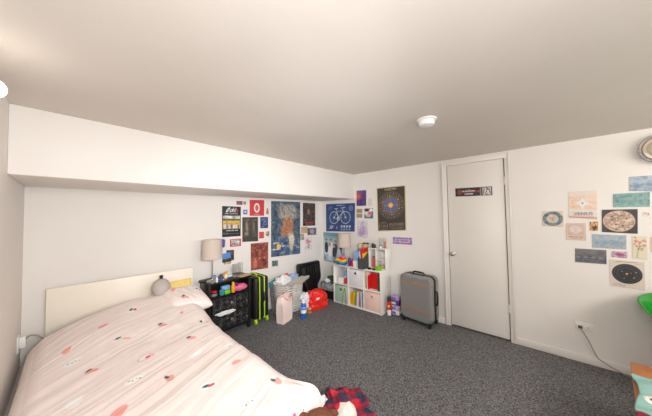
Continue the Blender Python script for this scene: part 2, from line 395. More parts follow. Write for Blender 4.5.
# ------------------------------------------------------------------ paper on the back wall
GB = 'prints pinned to the back wall'; GR = 'prints pinned to the far right wall'; GG = 'prints in the gallery right of the door'
WHT = (240, 236, 230)
def people(P, n, y, h, cols, x0=.08, x1=.92, skin=(214, 170, 146), hair=(40, 30, 30), seed=1):
    rs = random.Random(seed)
    for i in range(n):
        x = x0+(x1-x0)*(i+.5)/n+rs.uniform(-.01, .01); c = cols[i % len(cols)]; k = h*rs.uniform(.9, 1.1); w = .36*(x1-x0)/n
        P.ell(x, y+k*.38, w*1.1, k*.42, c).rect(x-w*.9, y, x+w*.9, y+k*.4, c)
        P.ell(x, y+k*.88, w*.62, k*.14, hair).ell(x, y+k*.83, w*.45, k*.11, skin)
def p_concert(P):
    P.c[:] = lin((24, 24, 26))
    P.ell(.3, .88, .12, .05, (225, 225, 225), .6, inner=.6).ell(.47, .86, .09, .04, (225, 225, 225), .5, inner=.55).ell(.6, .86, .07, .035, (225, 225, 225), .5, inner=.5)
    P.line(.2, .82, .42, .95, .012, (230, 230, 230)).line(.5, .83, .62, .95, .012, (230, 230, 230)).line(.66, .8, .74, .95, .014, (225, 225, 225))
    P.ell(.76, .84, .1, .05, (190, 30, 34), .4, inner=.5).line(.72, .8, .82, .9, .015, (200, 40, 40)).text(.12, .85, .755, .022, (225, 225, 225), 3, .3)
    P.rect(.04, .26, .96, .69, (222, 206, 120)); m = (P.v > .26)*(P.v < .69)*(P.u > .04)*(P.u < .96)
    P.mottle([(180, 140, 40), (236, 196, 60), (214, 168, 40)], 8, 14, 3, mask=m*(P.v < .56)); P.mottle([(150, 160, 150), (222, 224, 220), (240, 240, 236)], 5, 14, 5, mask=m*(P.v > .57))
    P.mottle([(70, 90, 50), (120, 110, 60)], 12, 14, 6, mask=m*(np.abs(P.v-.56) < .035))
    people(P, 7, .27, .17, [(214, 210, 220), (90, 110, 190), (220, 190, 200), (60, 90, 150), (230, 228, 224)])
    P.text(.2, .85, .2, .03, (230, 230, 230), 9, .2).text(.1, .9, .1, .02, (140, 140, 140), 4, .35).text(.05, .3, .12, .05, (120, 120, 120), 5, .4)
sheet('concert_poster', 'black poster with white script over a yellow field photograph', 'back', [(1.341, 1.567), (1.603, 1.561), (1.598, 1.152), (1.341, 1.155)], p_concert, 'poster', GB, 110)
def p_strip(P):
    P.c[:] = lin((230, 232, 232)); P.rect(0, .05, .62, .95, (30, 40, 60)); P.mottle([(30, 60, 90), (190, 40, 60), (40, 110, 140)], 5, 2, 4, mask=(P.u < .62)); P.rect(.72, .1, 1, .9, (50, 90, 120)); P.ell(.85, .45, .08, .3, (200, 150, 120)); P.ell(.3, .4, .1, .3, (190, 60, 70))
sheet('photo_strip', 'small dark photo strip left of the red poster, near the soffit', 'back', [(1.54, 1.64), (1.681, 1.643), (1.681, 1.588), (1.54, 1.59)], p_strip, 'photo', GB, 40)
def p_blue(P): P.c[:] = lin((216, 222, 236)); P.rect(.08, .3, .92, .9, (70, 120, 205)); P.rect(.08, .05, .92, .32, (120, 80, 160)); P.ell(.5, .5, .2, .2, (200, 214, 240))
sheet('photo_card', 'little blue and white card under the photo strip', 'back', [(1.633, 1.525), (1.707, 1.528), (1.706, 1.452), (1.633, 1.448)], p_blue, 'card', GB, 30)
def p_red(P):
    P.c[:] = lin((212, 42, 48)); P.ell(.48, .5, .2, .3, (236, 232, 226)).ell(.48, .5, .12, .2, (214, 90, 88)).text(.3, .7, .1, .04, (240, 200, 200), 2)
sheet('red_poster', 'square bright red poster with a plain white shape, top row', 'back', [(1.74, 1.665), (1.981, 1.668), (1.979, 1.431), (1.739, 1.433)], p_red, 'poster', GB, 60)
def p_straw(P):
    P.c[:] = lin((228, 220, 212)); P.ell(.5, .4, .36, .33, (206, 60, 56)).ell(.4, .45, .12, .12, (240, 150, 140)).ell(.5, .82, .16, .12, (150, 60, 50)).line(.5, .75, .6, .98, .05, (170, 70, 60))
sheet('strawberry_sticker', 'tiny red fruit sticker right of the red poster', 'back', [(2.006, 1.549), (2.068, 1.55), (2.067, 1.444), (2.006, 1.445)], p_straw, 'sticker', GB, 34)
def p_dark(P):
    P.c[:] = lin((70, 66, 60)); P.mottle([(56, 54, 50), (84, 78, 70)], 6, 8, 2, .7)
    for x in (.25, .74):
        P.text(x-.16, x+.16, .88, .04, (140, 124, 100), int(x*10), .3)
        for k in range(6): P.text(x-.14, x+.15, .22+.04*k, .02, (120, 106, 88), k, .45)
    P.ell(.28, .6, .08, .22, (150, 130, 100), .1, soft=.8).ell(.72, .62, .07, .2, (120, 108, 88), 0, soft=.8).ell(.26, .32, .12, .06, (150, 132, 104), 0, soft=.5)
    P.rect(.485, 0, .515, 1, (48, 46, 44))
sheet('lyrics_poster', 'dark grey two-panel poster with faint tan figures', 'back', [(1.625, 1.413), (1.873, 1.413), (1.873, 1.054), (1.623, 1.067)], p_dark, 'poster', GB, 90)
def p_navy(P):
    P.c[:] = lin((44, 56, 112)); P.text(.15, .8, .82, .06, (180, 190, 220), 2, .3).text(.15, .6, .66, .05, (150, 164, 205), 3, .3).text(.1, .5, .14, .05, (190, 196, 220), 6, .3); P.ell(.62, .45, .2, .2, (120, 136, 190), .5, inner=.7).line(.3, .3, .7, .7, .02, (140, 150, 200))
sheet('navy_print', 'small navy blue print with pale drawing, below the red fruit sticker', 'back', [(1.913, 1.411), (2.048, 1.409), (2.047, 1.241), (1.912, 1.244)], p_navy, 'print', GB, 50)
def p_redsm(P): P.c[:] = lin((216, 56, 44)); P.rect(.2, .3, .8, .75, (226, 84, 60)); P.ell(.5, .52, .2, .12, (190, 40, 36))
sheet('red_card', 'small plain orange-red card under the navy print', 'back', [(1.891, 1.19), (1.974, 1.188), (1.973, 1.09), (1.89, 1.092)], p_redsm, 'card', GB, 30)
def p_grn(P):
    P.c[:] = lin((226, 220, 212)); P.ell(.45, .5, .4, .4, (84, 130, 84)).ell(.55, .42, .24, .24, (196, 60, 70)).ell(.35, .62, .14, .14, (230, 220, 200)).line(.5, .7, .75, .98, .05, (60, 100, 60))
sheet('leafy_sticker', 'tiny green and red leafy sticker beside the small red card', 'back', [(2.003, 1.197), (2.079, 1.192), (2.078, 1.107), (2.003, 1.11)], p_grn, 'sticker', GB, 34)
def p_rwb(P):
    P.c[:] = lin((206, 40, 52)); P.rect(.1, .12, .9, .9, (226, 216, 212)); m = (P.u > .1)*(P.u < .9)*(P.v > .12)*(P.v < .9)
    P.mottle([(20, 20, 24), (236, 230, 228), (60, 50, 54), (240, 236, 232)], 9, 5, 8, mask=m*.9); P.text(.15, .85, .22, .1, (200, 40, 50), 3, .2)
sheet('red_bordered_print', 'small black and white print with red border under the black poster', 'back', [(1.447, 1.118), (1.603, 1.117), (1.602, 1.012), (1.447, 1.016)], p_rwb, 'print', GB, 50)
def p_purp(P):
    P.c[:] = lin((226, 220, 216)); P.ell(.3, .5, .6, .48, (96, 66, 160)).ell(.7, .75, .25, .18, (96, 66, 160)).ell(.5, .2, .35, .14, (84, 54, 148)); P.mottle([(80, 50, 140), (126, 96, 190)], 4, 6, 2, .4, mask=(P.u < .7))
sheet('purple_cutout', 'torn purple paper beside the lampshade on the back wall', 'back', [(1.337, 1.133), (1.384, 1.131), (1.384, 1.017), (1.337, 1.018)], p_purp, 'print', GB, 30)
def p_dphoto(P): P.c[:] = lin((44, 42, 50)); P.mottle([(30, 30, 36), (80, 64, 70), (40, 40, 46)], 5, 5, 2); P.ell(.6, .7, .2, .15, (110, 84, 80), soft=.6)
sheet('dark_photo', 'small dark photo tucked behind a blue photo above the nightstand', 'back', [(1.398, .977), (1.502, .971), (1.502, .833), (1.397, .845)], p_dphoto, 'photo', GB, 36, .0015)
def p_bphoto(P):
    P.ramp([(0, (40, 40, 48)), (.35, (60, 80, 100)), (.45, (70, 140, 210)), (1, (60, 140, 225))]); people(P, 4, .05, .42, [(30, 32, 40), (60, 60, 70), (24, 24, 30)], .1, .9)
sheet('beach_photo', 'tilted bright blue photo of a group above the nightstand', 'back', [(1.337, .937), (1.446, .949), (1.468, .825), (1.344, .818)], p_bphoto, 'photo', GB, 44, .005)
def p_torn(P): P.c[:] = lin((200, 180, 120)); P.mottle([(220, 200, 150), (120, 110, 80), (210, 186, 120)], 6, 3, 6)
sheet('straw_coloured_card', 'thin straw-yellow card below the tilted blue photo', 'back', [(1.363, .832), (1.461, .843), (1.461, .791), (1.365, .794)], p_torn, 'card', GB, 26, .0025)
def p_band(P):
    P.mottle([(36, 22, 24), (150, 44, 36), (214, 96, 60), (226, 150, 110), (80, 30, 30)], 8, 11, 12); P.mottle([(40, 24, 24), (190, 70, 50)], 5, 6, 14, .55)
    people(P, 4, .5, .3, [(150, 40, 40), (50, 26, 28), (200, 110, 80)], .05, .8, (224, 150, 110), (40, 20, 20), 4); people(P, 3, .1, .36, [(226, 140, 120), (170, 60, 50), (70, 30, 34)], .1, .9, (232, 170, 130), (46, 22, 22), 5)
    P.mottle([(36, 20, 24), (200, 90, 60), (120, 40, 36)], 14, 16, 15, .4)
sheet('orange_band_poster', 'dark orange-red crowded group poster low beside the large portrait-size print', 'back', [(1.753, 1.029), (2.047, 1.025), (2.043, .628), (1.754, .641)], p_band, 'poster', GB, 100)
def p_big(P):      # plain painted colour fields in the colours of the original print
    P.mottle([(40, 58, 80), (84, 110, 128), (52, 74, 96), (108, 126, 134)], 18, 26, 21)
    wx = P.u+.16*(fnoise(P.u*7, P.v*9, 5)-.5); wy = P.v+.12*(fnoise(P.u*7, P.v*9, 8)-.5)
    def f(cx, cy, rx, ry, cols, seed, soft=.4, p=2.6):
        d = (np.abs((wx-cx)/rx)**p+np.abs((wy-cy)/ry)**p)**(1/p); P.mottle(cols, 14, 18, seed, mask=np.clip(.5+(1-d)/soft, 0, 1))
    f(.55, .12, .48, .24, [(34, 58, 100), (80, 112, 150), (44, 72, 116), (140, 156, 160)], 31)
    f(.55, .79, .33, .15, [(150, 144, 136), (186, 178, 166), (128, 122, 118)], 32)
    f(.55, .51, .22, .17, [(190, 130, 90), (160, 90, 54), (206, 160, 120)], 33)
    f(.66, .25, .10, .15, [(226, 216, 190), (200, 186, 150)], 34)
    P.ell(.24, .18, .07, .04, (244, 190, 30)); P.text(.05, .25, .24, .03, (235, 235, 235), 2, .25).text(.05, .3, .13, .03, (235, 235, 235), 5, .25).text(.3, .5, .18, .03, (235, 235, 235), 8, .25)
    P.text(.85, .97, .12, .01, (220, 220, 220), 3, .2).text(.85, .97, .15, .01, (220, 220, 220), 4, .2)
sheet('large_art_poster', 'largest poster, blue brushwork with grey, orange and cream patches', 'back', [(2.107, 1.66), (2.712, 1.664), (2.697, .76), (2.099, .784)], p_big, 'poster', GB, 180)
def p_fest(P):
    P.mottle([(26, 24, 30), (80, 56, 50), (150, 110, 80), (36, 32, 40)], 8, 10, 17); P.mottle([(24, 22, 28), (60, 46, 60)], 5, 5, 4, .5); P.rect(.0, 0, 1, .08, (24, 20, 22)); P.text(.18, .85, .14, .06, (196, 40, 52), 4, .2).text(.2, .8, .06, .03, (170, 120, 110), 6, .3); P.ell(.45, .62, .12, .12, (150, 120, 100), soft=.6)
sheet('dark_film_poster', 'dark crowded film poster with red title near the room corner', 'back', [(2.778, 1.652), (3.087, 1.648), (3.079, 1.234), (2.771, 1.239)], p_fest, 'poster', GB, 80)
def p_tan(P): P.c[:] = lin((208, 170, 124)); P.mottle([(214, 178, 132), (186, 148, 104)], 5, 4, 3, .6); P.text(.15, .85, .6, .1, (170, 130, 90), 2, .3)
sheet('tan_card', 'plain tan card under the dark film poster', 'back', [(2.728, 1.223), (2.885, 1.221), (2.883, 1.107), (2.726, 1.112)], p_tan, 'card', GB, 30)
def p_grey(P): P.c[:] = lin((96, 90, 96)); P.mottle([(60, 52, 58), (150, 146, 160), (80, 66, 70)], 5, 4, 9); P.ell(.5, .5, .25, .3, (166, 164, 176), soft=.6); P.rect(0, 0, .06, 1, (60, 40, 40)).rect(.94, 0, 1, 1, (60, 40, 40))
sheet('grey_photo', 'grey landscape photo right of the tan card', 'back', [(2.885, 1.197), (3.104, 1.192), (3.102, 1.058), (2.883, 1.067)], p_grey, 'photo', GB, 44)
def p_grsm(P): P.c[:] = lin((150, 160, 140)); P.mottle([(110, 130, 110), (206, 196, 176), (140, 110, 90)], 3, 4, 6)
sheet('sage_card', 'tiny sage green card at the edge of the largest poster', 'back', [(2.71, 1.103), (2.793, 1.099), (2.791, .992), (2.708, .993)], p_grsm, 'card', GB, 28)
def p_fig(P):
    P.c[:] = lin((232, 226, 224)); 
    for x, y, r, c in ((.4, .75, .16, (214, 60, 90)), (.65, .65, .14, (200, 50, 80)), (.45, .52, .13, (226, 100, 120)), (.6, .4, .1, (90, 110, 100)), (.4, .3, .1, (110, 100, 120))): P.ell(x, y, r, r*.7, c)
    P.line(.5, .6, .48, .1, .03, (90, 100, 90)).line(.48, .3, .7, .15, .03, (110, 110, 110)); P.mottle([(220, 90, 110), (236, 230, 228), (240, 234, 230)], 8, 10, 5, .35)
sheet('flower_drawing', 'white sheet with red flower drawing below the grey photo', 'back', [(2.806, 1.032), (2.993, 1.026), (2.989, .791), (2.802, .796)], p_fig, 'print', GB, 50)
def p_teal(P): P.c[:] = lin((232, 228, 220)); P.rect(.08, .1, .92, .9, (60, 100, 96)); P.mottle([(44, 84, 84), (130, 160, 140), (60, 96, 100)], 4, 3, 7, mask=(P.u > .08)*(P.u < .92)*(P.v > .1)*(P.v < .9))
sheet('teal_postcard', 'small teal postcard under the largest poster', 'back', [(2.102, .736), (2.236, .726), (2.235, .619), (2.101, .628)], p_teal, 'card', GB, 36)

# ------------------------------------------------------------------ paper on the right wall, far end
def p_bike(P):
    P.c[:] = lin((38, 72, 134)); P.mottle([(34, 66, 126), (44, 82, 146)], 5, 5, 2, .7); W = (206, 214, 220)
    for x in (.3, .7):
        P.ell(x, .5, .165, .225, W, inner=.9).ell(x, .5, .03, .04, W)
        for k in range(10):
            a = k*math.pi/5; P.line(x, .5, x+.15*math.cos(a), .5+.2*math.sin(a), .0025, (120, 146, 180))
    P.line(.3, .5, .42, .72, .007, W).line(.42, .72, .62, .74, .007, W).line(.45, .46, .62, .72, .007, W).line(.3, .5, .45, .46, .007, W).line(.45, .46, .38, .8, .007, W).line(.7, .5, .6, .82, .007, W).line(.33, .82, .43, .82, .014, W).line(.55, .84, .68, .86, .012, W).ell(.45, .46, .05, .07, W, inner=.6)
    P.text(.38, .66, .94, .025, W, 2, .2).text(.08, .24, .88, .02, (150, 170, 196), 3).text(.08, .2, .82, .02, (150, 170, 196), 4); P.ell(.87, .83, .065, .09, (150, 170, 196), inner=.8).ell(.87, .83, .03, .04, (150, 170, 196), inner=.6)
    P.ell(.2, .16, .05, .06, W, inner=.6).line(.12, .1, .28, .2, .008, W).ell(.4, .14, .02, .05, (150, 170, 196)); 
    for i in range(4): P.rect(.54+.09*i, .14, .6+.09*i, .22, (190, 200, 210)).rect(.54+.09*i, .05, .59+.09*i, .1, (150, 170, 196))
sheet('bicycle_blueprint', 'blue blueprint poster of a bicycle under the soffit', 'right', [(2.941, 1.634), (2.271, 1.625), (2.289, 1.136), (2.946, 1.116)], p_bike, 'poster', GR, 150)
def p_group(P):
    P.ramp([(0, (60, 90, 120)), (.1, (150, 186, 206)), (.5, (196, 216, 224)), (.8, (150, 186, 196)), (1, (96, 146, 160))])
    P.mottle([(220, 232, 240), (120, 160, 190), (70, 100, 140)], 5, 6, 3, .5, mask=(P.v < .35))
    people(P, 4, .32, .46, [(32, 34, 44), (228, 232, 236), (60, 64, 76)], .04, .9, seed=3); people(P, 3, .18, .42, [(236, 238, 240), (40, 42, 52), (200, 210, 220)], .2, .85, seed=8); P.mottle([(226, 236, 242), (80, 110, 150)], 4, 8, 5, .5, mask=(P.v < .2)); P.text(.2, .8, .9, .02, (60, 100, 120), 4)
sheet('group_poster', 'pale teal poster of people in suits behind the shelf lamp', 'right', [(3.019, 1.096), (2.498, 1.1), (2.511, .539), (3.015, .558)], p_group, 'poster', GR, 130)
def p_pr(P):
    P.c[:] = lin(WHT); m = (P.u > .06)*(P.u < .94)*(P.v > .05)*(P.v < .95)
    P.mottle([(60, 44, 110), (104, 60, 140), (54, 50, 100)], 4, 5, 3, mask=m); P.mottle([(240, 90, 70), (214, 70, 90)], 3, 4, 6, mask=m*np.clip(1.3-np.hypot(P.u-.2, (P.v-.62)*1.3)*3.2, 0, 1)); P.mottle([(80, 130, 190), (60, 70, 140)], 3, 4, 9, mask=m*np.clip((P.v-.8)*5, 0, 1)*.8)
sheet('sunset_print', 'purple and red abstract print with white border at the soffit corner', 'right', [(2.246, 1.847), (2.029, 1.84), (2.036, 1.558), (2.252, 1.56)], p_pr, 'print', GR, 60)
def p_faint(P): P.c[:] = lin((226, 218, 210)); P.text(.2, .8, .7, .06, (190, 184, 180), 2).text(.2, .7, .5, .06, (196, 190, 186), 3).text(.2, .8, .3, .06, (190, 184, 180), 5)
sheet('faint_note', 'small white note with faint writing right of the purple red print', 'right', [(2.012, 1.692), (1.932, 1.69), (1.935, 1.564), (2.015, 1.564)], p_faint, 'note', GR, 30)
def p_tp(P): P.c[:] = lin((232, 226, 216)); P.rect(.06, .54, .94, .94, (176, 154, 112)).rect(.06, .06, .94, .46, (176, 154, 112)); [P.text(.12, .88, y, .04, (130, 110, 76), i, .3) for i, y in enumerate((.85, .75, .65, .37, .27, .17))]
sheet('tan_ticket_sheet', 'white sheet with two tan rectangles under the purple red print', 'right', [(2.247, 1.53), (2.118, 1.53), (2.122, 1.363), (2.251, 1.363)], p_tp, 'print', GR, 44)
def p_bp(P):
    P.c[:] = lin(WHT); P.rect(.06, .06, .94, .94, (70, 116, 150)); P.ell(.35, .62, .3, .3, (238, 214, 206)).ell(.62, .5, .2, .22, (214, 110, 110)).ell(.3, .8, .24, .14, (54, 50, 70)).ell(.75, .78, .18, .14, (236, 232, 228)).rect(.06, .06, .94, .3, (60, 120, 146)).ell(.45, .3, .24, .12, (226, 170, 160))
sheet('bathing_postcard', 'blue and pink postcard right of the tan ticket sheet', 'right', [(2.097, 1.534), (1.906, 1.536), (1.911, 1.348), (2.101, 1.351)], p_bp, 'card', GR, 54)
def p_sk(P):
    P.c[:] = lin((226, 218, 222)); m = np.clip(1.5-np.hypot((P.u-.5)*2.2, (P.v-.4)*2.2), 0, 1); P.mottle([(226, 218, 222), (150, 120, 190), (214, 200, 214), (176, 130, 180), (230, 222, 226)], 7, 9, 4, mask=m)
    P.line(.45, .4, .5, .92, .03, (150, 130, 190)).line(.3, .35, .34, .75, .02, (180, 150, 196)).line(.62, .3, .66, .7, .025, (150, 120, 186)); P.ell(.4, .25, .3, .14, (180, 150, 200), soft=.8)
sheet('lilac_sketch', 'white sheet with a lilac watercolour sketch above the magazine file', 'right', [(2.233, 1.326), (2.021, 1.332), (2.028, 1.041), (2.24, 1.046)], p_sk, 'print', GR, 60)
def p_zod(P):
    P.c[:] = lin((222, 204, 150)); P.rect(.03, .02, .97, .98, (62, 54, 48)); cx, cy, a = .5, .58, P.ar
    def ring(r, col, inn): P.ell(cx, cy, r, r*a, col, inner=inn)
    ring(.45, (140, 122, 96), .985); ring(.42, (120, 106, 84), .97); ring(.35, (150, 130, 100), .975); ring(.31, (96, 84, 70), .9)
    for k in range(24):
        t = k*math.pi/12; P.ell(cx+.385*math.cos(t), cy+.385*a*math.sin(t), .018, .018*a, [(120, 106, 84), (160, 140, 104)][k % 2])
        P.ell(cx+.3*math.cos(t+.1), cy+.3*a*math.sin(t+.1), .021, .021*a, [(196, 80, 50), (120, 140, 100), (210, 180, 130), (190, 120, 60)][k % 4])
    P.ell(cx, cy, .255, .255*a, (96, 98, 140)); ring(.255, (150, 140, 150), .96)
    for t in range(4): P.line(cx, cy, cx+.24*math.cos(t*math.pi/2), cy+.24*a*math.sin(t*math.pi/2), .007, (140, 138, 160))
    P.ell(cx, cy, .085, .085*a, (240, 172, 40)).ell(cx, cy, .05, .05*a, (252, 208, 70))
    P.ell(.22, .12, .16, .16*a*.85, (170, 152, 120), inner=.93).ell(.22, .12, .1, .1*a*.85, (130, 116, 92), inner=.9).line(.08, .12, .36, .12, .006, (130, 116, 92)).line(.22, .03, .22, .21, .006, (130, 116, 92)).ell(.26, .12, .02, .02, (90, 130, 150))
    for k in range(8): P.text(.43, .93, .055+.017*k, .009, (150, 134, 106), k, .3)
    P.text(.3, .7, .945, .02, (214, 196, 150), 4, .2).text(.3, .7, .92, .01, (170, 152, 120), 6, .2)
sheet('zodiac_chart', 'tall brown star chart poster with orange sun at its centre', 'right', [(1.853, 1.845), (1.376, 1.846), (1.379, 1.181), (1.848, 1.152)], p_zod, 'poster', GR, 170)
def p_ps(P):
    P.mottle([(96, 50, 140), (200, 120, 190), (150, 190, 220), (120, 70, 160), (206, 90, 150)], 8, 2, 6); P.rect(.12, .25, .9, .75, (200, 180, 214)); P.mottle([(216, 200, 226), (170, 150, 200)], 10, 3, 4, .6, mask=(P.u > .12)*(P.u < .9)*(P.v > .25)*(P.v < .75)); P.text(.2, .82, .5, .22, (120, 90, 150), 3, .3)
sheet('purple_strip', 'long purple bumper strip to the right of the star chart', 'right', [(1.592, 1.081), (1.302, 1.081), (1.304, .984), (1.595, .981)], p_ps, 'sticker', GR, 70)
def p_sign(P):
    P.c[:] = lin((34, 32, 34)); P.mottle([(24, 24, 26), (60, 56, 56)], 14, 4, 2, .5); P.ell(.12, .5, .055, .28, (170, 50, 46), inner=.5)
    P.text(.12, .68, .54, .2, (190, 60, 54), 2, .12).text(.2, .55, .6, .12, (226, 214, 208), 5, .25).text(.26, .5, .26, .14, (230, 226, 222), 6, .12).text(.3, .46, .78, .08, (160, 150, 146), 8, .25)
    P.rect(.7, .06, .99, .94, (90, 86, 84)); P.rect(.76, .1, .97, .9, (226, 218, 212)); P.line(.78, .2, .8, .85, .012, (30, 28, 28)).line(.83, .2, .88, .8, .014, (150, 60, 60)).line(.95, .2, .92, .8, .012, (30, 28, 28)).line(.86, .88, .9, .7, .02, (30, 28, 28)).line(.84, .1, .9, .25, .015, (30, 28, 28))
    P.rect(.69, 0, .71, 1, (150, 146, 142))
sheet('door_sticker', 'black bumper sticker with white and red lettering on the door', 'right', [(.731, 1.737), (.351, 1.728), (.35, 1.626), (.73, 1.633)], p_sign, 'sticker', None, 110, .003, XR-.0038)

# ------------------------------------------------------------------ gallery right of the door
def p_eye(P):
    P.c[:] = lin((226, 206, 184)); a = P.ar
    for r, c in ((.47, (30, 74, 96)), (.42, (60, 120, 130)), (.37, (34, 84, 110)), (.3, (176, 190, 176)), (.25, (222, 204, 178)), (.13, (190, 110, 90)), (.09, (226, 206, 180)), (.05, (150, 70, 60))): P.ell(.5, .5, r, r*a*.98, c)
    P.mottle([(226, 206, 184), (40, 80, 100)], 9, 9, 4, .22)
sheet('blue_ring_print', 'small beige print with dark blue rings, left of the gallery', 'right', [(-.062, 1.431), (-.216, 1.43), (-.21, 1.272), (-.057, 1.279)], p_eye, 'print', GG, 70)
def p_ven(P):
    P.ramp([(0, (226, 214, 206)), (.05, (222, 130, 96)), (.09, (228, 214, 206)), (.3, (230, 220, 212)), (.45, (234, 180, 140)), (.6, (236, 206, 180)), (1, (234, 214, 202))])
    P.mottle([(236, 214, 196), (232, 172, 130), (238, 222, 210)], 3, 12, 4, .6, mask=(P.v > .36)*(P.v < .8)); P.ell(.5, 1.0, .25, .12, (226, 222, 220), inner=.8)
    for dx, dy in ((-.17, 0), (.17, 0), (0, .17), (0, -.17)): P.line(.5, .56, .5+dx, .56+dy*.9, .045, (232, 228, 224))
    P.ell(.5, .56, .13, .13, (234, 230, 226)).ell(.5, .56, .035, .025, (70, 64, 70)); P.text(.1, .9, .045, .03, (206, 90, 70), 3, .2).text(.12, .88, .1, .02, (140, 120, 120), 6, .3)
ven = sheet('venus_poster', 'pale peach poster with the word VENUS, largest of the gallery', 'right', [(-.257, 1.617), (-.437, 1.615), (-.431, 1.346), (-.252, 1.361)], p_ven, 'poster', GG, 80)
cu = bpy.data.curves.new('venus_lettering', 'FONT'); cu.body = 'VENUS'; cu.size = .04; cu.align_x = 'CENTER'; cu.extrude = .0003
to = bpy.data.objects.new('tmp_text', cu); C.objects.link(to); bpy.context.view_layer.update()
tme = bpy.data.meshes.new_from_object(to.evaluated_get(bpy.context.evaluated_depsgraph_get())); bpy.data.objects.remove(to); bpy.data.curves.remove(cu)
tme.transform(Matrix(((0, 0, -1, -.0055), (-1, 0, 0, -.002), (0, 1, 0, .043), (0, 0, 0, 1)))); tme.materials.clear(); tme.materials.append(M['mgrey'])
vl = bpy.data.objects.new('lettering', tme); C.objects.link(vl); vl.parent = ven
def p_tar(P):
    P.c[:] = lin((222, 188, 172)); P.rect(.05, .05, .95, .95, (224, 196, 182)); P.rect(.1, .3, .9, .93, (206, 178, 164)); P.ell(.5, .62, .34, .24, (230, 214, 204)).ell(.35, .62, .17, .2, (196, 166, 154), inner=.9).ell(.65, .62, .17, .2, (196, 166, 154), inner=.9).text(.12, .88, .2, .06, (120, 90, 84), 4, .35).text(.2, .8, .12, .04, (150, 110, 100), 5, .3); P.mottle([(222, 190, 176), (200, 160, 146)], 9, 9, 3, .3)
sheet('pink_map_print', 'dusty pink double-circle map print under the VENUS poster', 'right', [(-.229, 1.311), (-.359, 1.313), (-.356, 1.146), (-.224, 1.147)], p_tar, 'print', GG, 60)
def p_or(P): P.c[:] = lin((222, 160, 60)); P.mottle([(90, 50, 30), (226, 170, 70), (190, 110, 40), (236, 200, 120)], 4, 4, 6); P.ell(.55, .4, .25, .3, (80, 46, 34)); P.ell(.5, .62, .12, .12, (220, 180, 140))
sheet('amber_card', 'tiny amber and brown card right of the pink map print', 'right', [(-.385, 1.324), (-.436, 1.327), (-.433, 1.241), (-.382, 1.241)], p_or, 'card', GG, 34)
def p34(P): P.ramp([(0, (120, 146, 170)), (.5, (150, 172, 190)), (1, (170, 184, 196))]); P.mottle([(140, 164, 186), (196, 204, 208), (110, 140, 170)], 5, 6, 4, .6); P.ell(.3, .35, .14, .12, (112, 146, 178), soft=1.2).ell(.72, .45, .12, .12, (112, 146, 178), soft=1.2); P.rect(0, 0, .02, 1, (206, 196, 180))
sheet('misty_blue_painting_print', 'misty blue painting print, topmost at the right photo edge', 'right', [(-.626, 1.717), (-.769, 1.716), (-.765, 1.579), (-.622, 1.595)], p34, 'print', GG, 60)
def p35(P): P.ramp([(0, (130, 176, 166)), (.3, (110, 160, 156)), (.45, (84, 120, 130)), (.55, (120, 160, 156)), (1, (110, 158, 160))]); P.mottle([(110, 160, 156), (160, 196, 184), (90, 140, 146)], 8, 5, 7, .5)
sheet('green_water_print', 'wide sea-green painting print above the dark moon map', 'right', [(-.532, 1.575), (-.728, 1.578), (-.724, 1.453), (-.528, 1.455)], p35, 'print', GG, 60)
def p_moon(P):
    P.c[:] = lin((58, 54, 56)); P.mottle([(48, 46, 50), (70, 62, 62)], 5, 5, 3, .6); P.ell(.48, .5, .455, .45, (214, 178, 152)); d = np.hypot((P.u-.48)/.44, (P.v-.5)/.435)
    P.mottle([(222, 190, 164), (100, 84, 78), (214, 176, 150), (150, 124, 110), (226, 196, 172)], 7, 7, 11, .9, mask=np.clip((1-d)*30, 0, 1)); 
    for x, y in ((.3, .7), (.6, .3), (.7, .6), (.4, .35)): P.ell(x, y, .03, .03, (90, 74, 70))
sheet('moon_map', 'dark map print with a mottled tan moon disc', 'right', [(-.462, 1.435), (-.661, 1.436), (-.654, 1.224), (-.456, 1.232)], p_moon, 'print', GG, 90)
def p_wr(P):
    P.c[:] = lin((232, 224, 214))
    for x, y, c in ((.25, .6, (200, 90, 70)), (.5, .35, (214, 160, 90)), (.7, .6, (190, 80, 70)), (.45, .7, (220, 170, 110)), (.8, .35, (200, 110, 90))): P.ell(x, y, .1, .12, c)
sheet('dotted_card', 'tiny white card with red dots right of the moon map', 'right', [(-.689, 1.416), (-.724, 1.416), (-.723, 1.37), (-.687, 1.372)], p_wr, 'card', GG, 30)
def p38(P): P.ramp([(0, (150, 166, 180)), (.35, (160, 176, 186)), (.5, (130, 160, 180)), (.7, (166, 182, 194)), (1, (150, 168, 186))]); P.mottle([(150, 170, 186), (196, 190, 190), (120, 150, 176)], 7, 5, 9, .5); [P.ell(x, .38, .09, .1, (128, 160, 178), soft=1.2) for x in (.15, .4, .65, .88)]
sheet('pale_bridge_print', 'pale blue hazy bridge print under the moon map', 'right', [(-.395, 1.211), (-.593, 1.206), (-.589, 1.084), (-.392, 1.085)], p38, 'print', GG, 60)
def p39(P): P.ramp([(0, (100, 100, 108)), (.3, (70, 82, 96)), (.45, (54, 76, 92)), (.6, (110, 104, 108)), (1, (136, 124, 122))]); P.mottle([(84, 84, 96), (130, 120, 120), (54, 70, 90)], 6, 6, 5, .5); [P.ell(x, .4, .07, .07, (132, 126, 130), soft=1.2) for x in (.1, .35, .6, .82)]
sheet('dark_river_print', 'dark slate river painting print, lowest on the left of the gallery', 'right', [(-.282, 1.068), (-.476, 1.068), (-.473, .94), (-.278, .937)], p39, 'print', GG, 60)
def p40(P): P.c[:] = lin((226, 206, 214)); P.mottle([(228, 206, 216), (150, 50, 120), (226, 210, 214), (120, 60, 130)], 8, 4, 6); P.ell(.5, .5, .3, .25, (170, 60, 120), soft=.8)
sheet('magenta_strip', 'small magenta speckled strip above the solar system chart', 'right', [(-.506, 1.063), (-.594, 1.063), (-.592, 1.008), (-.504, 1.009)], p40, 'print', GG, 40)
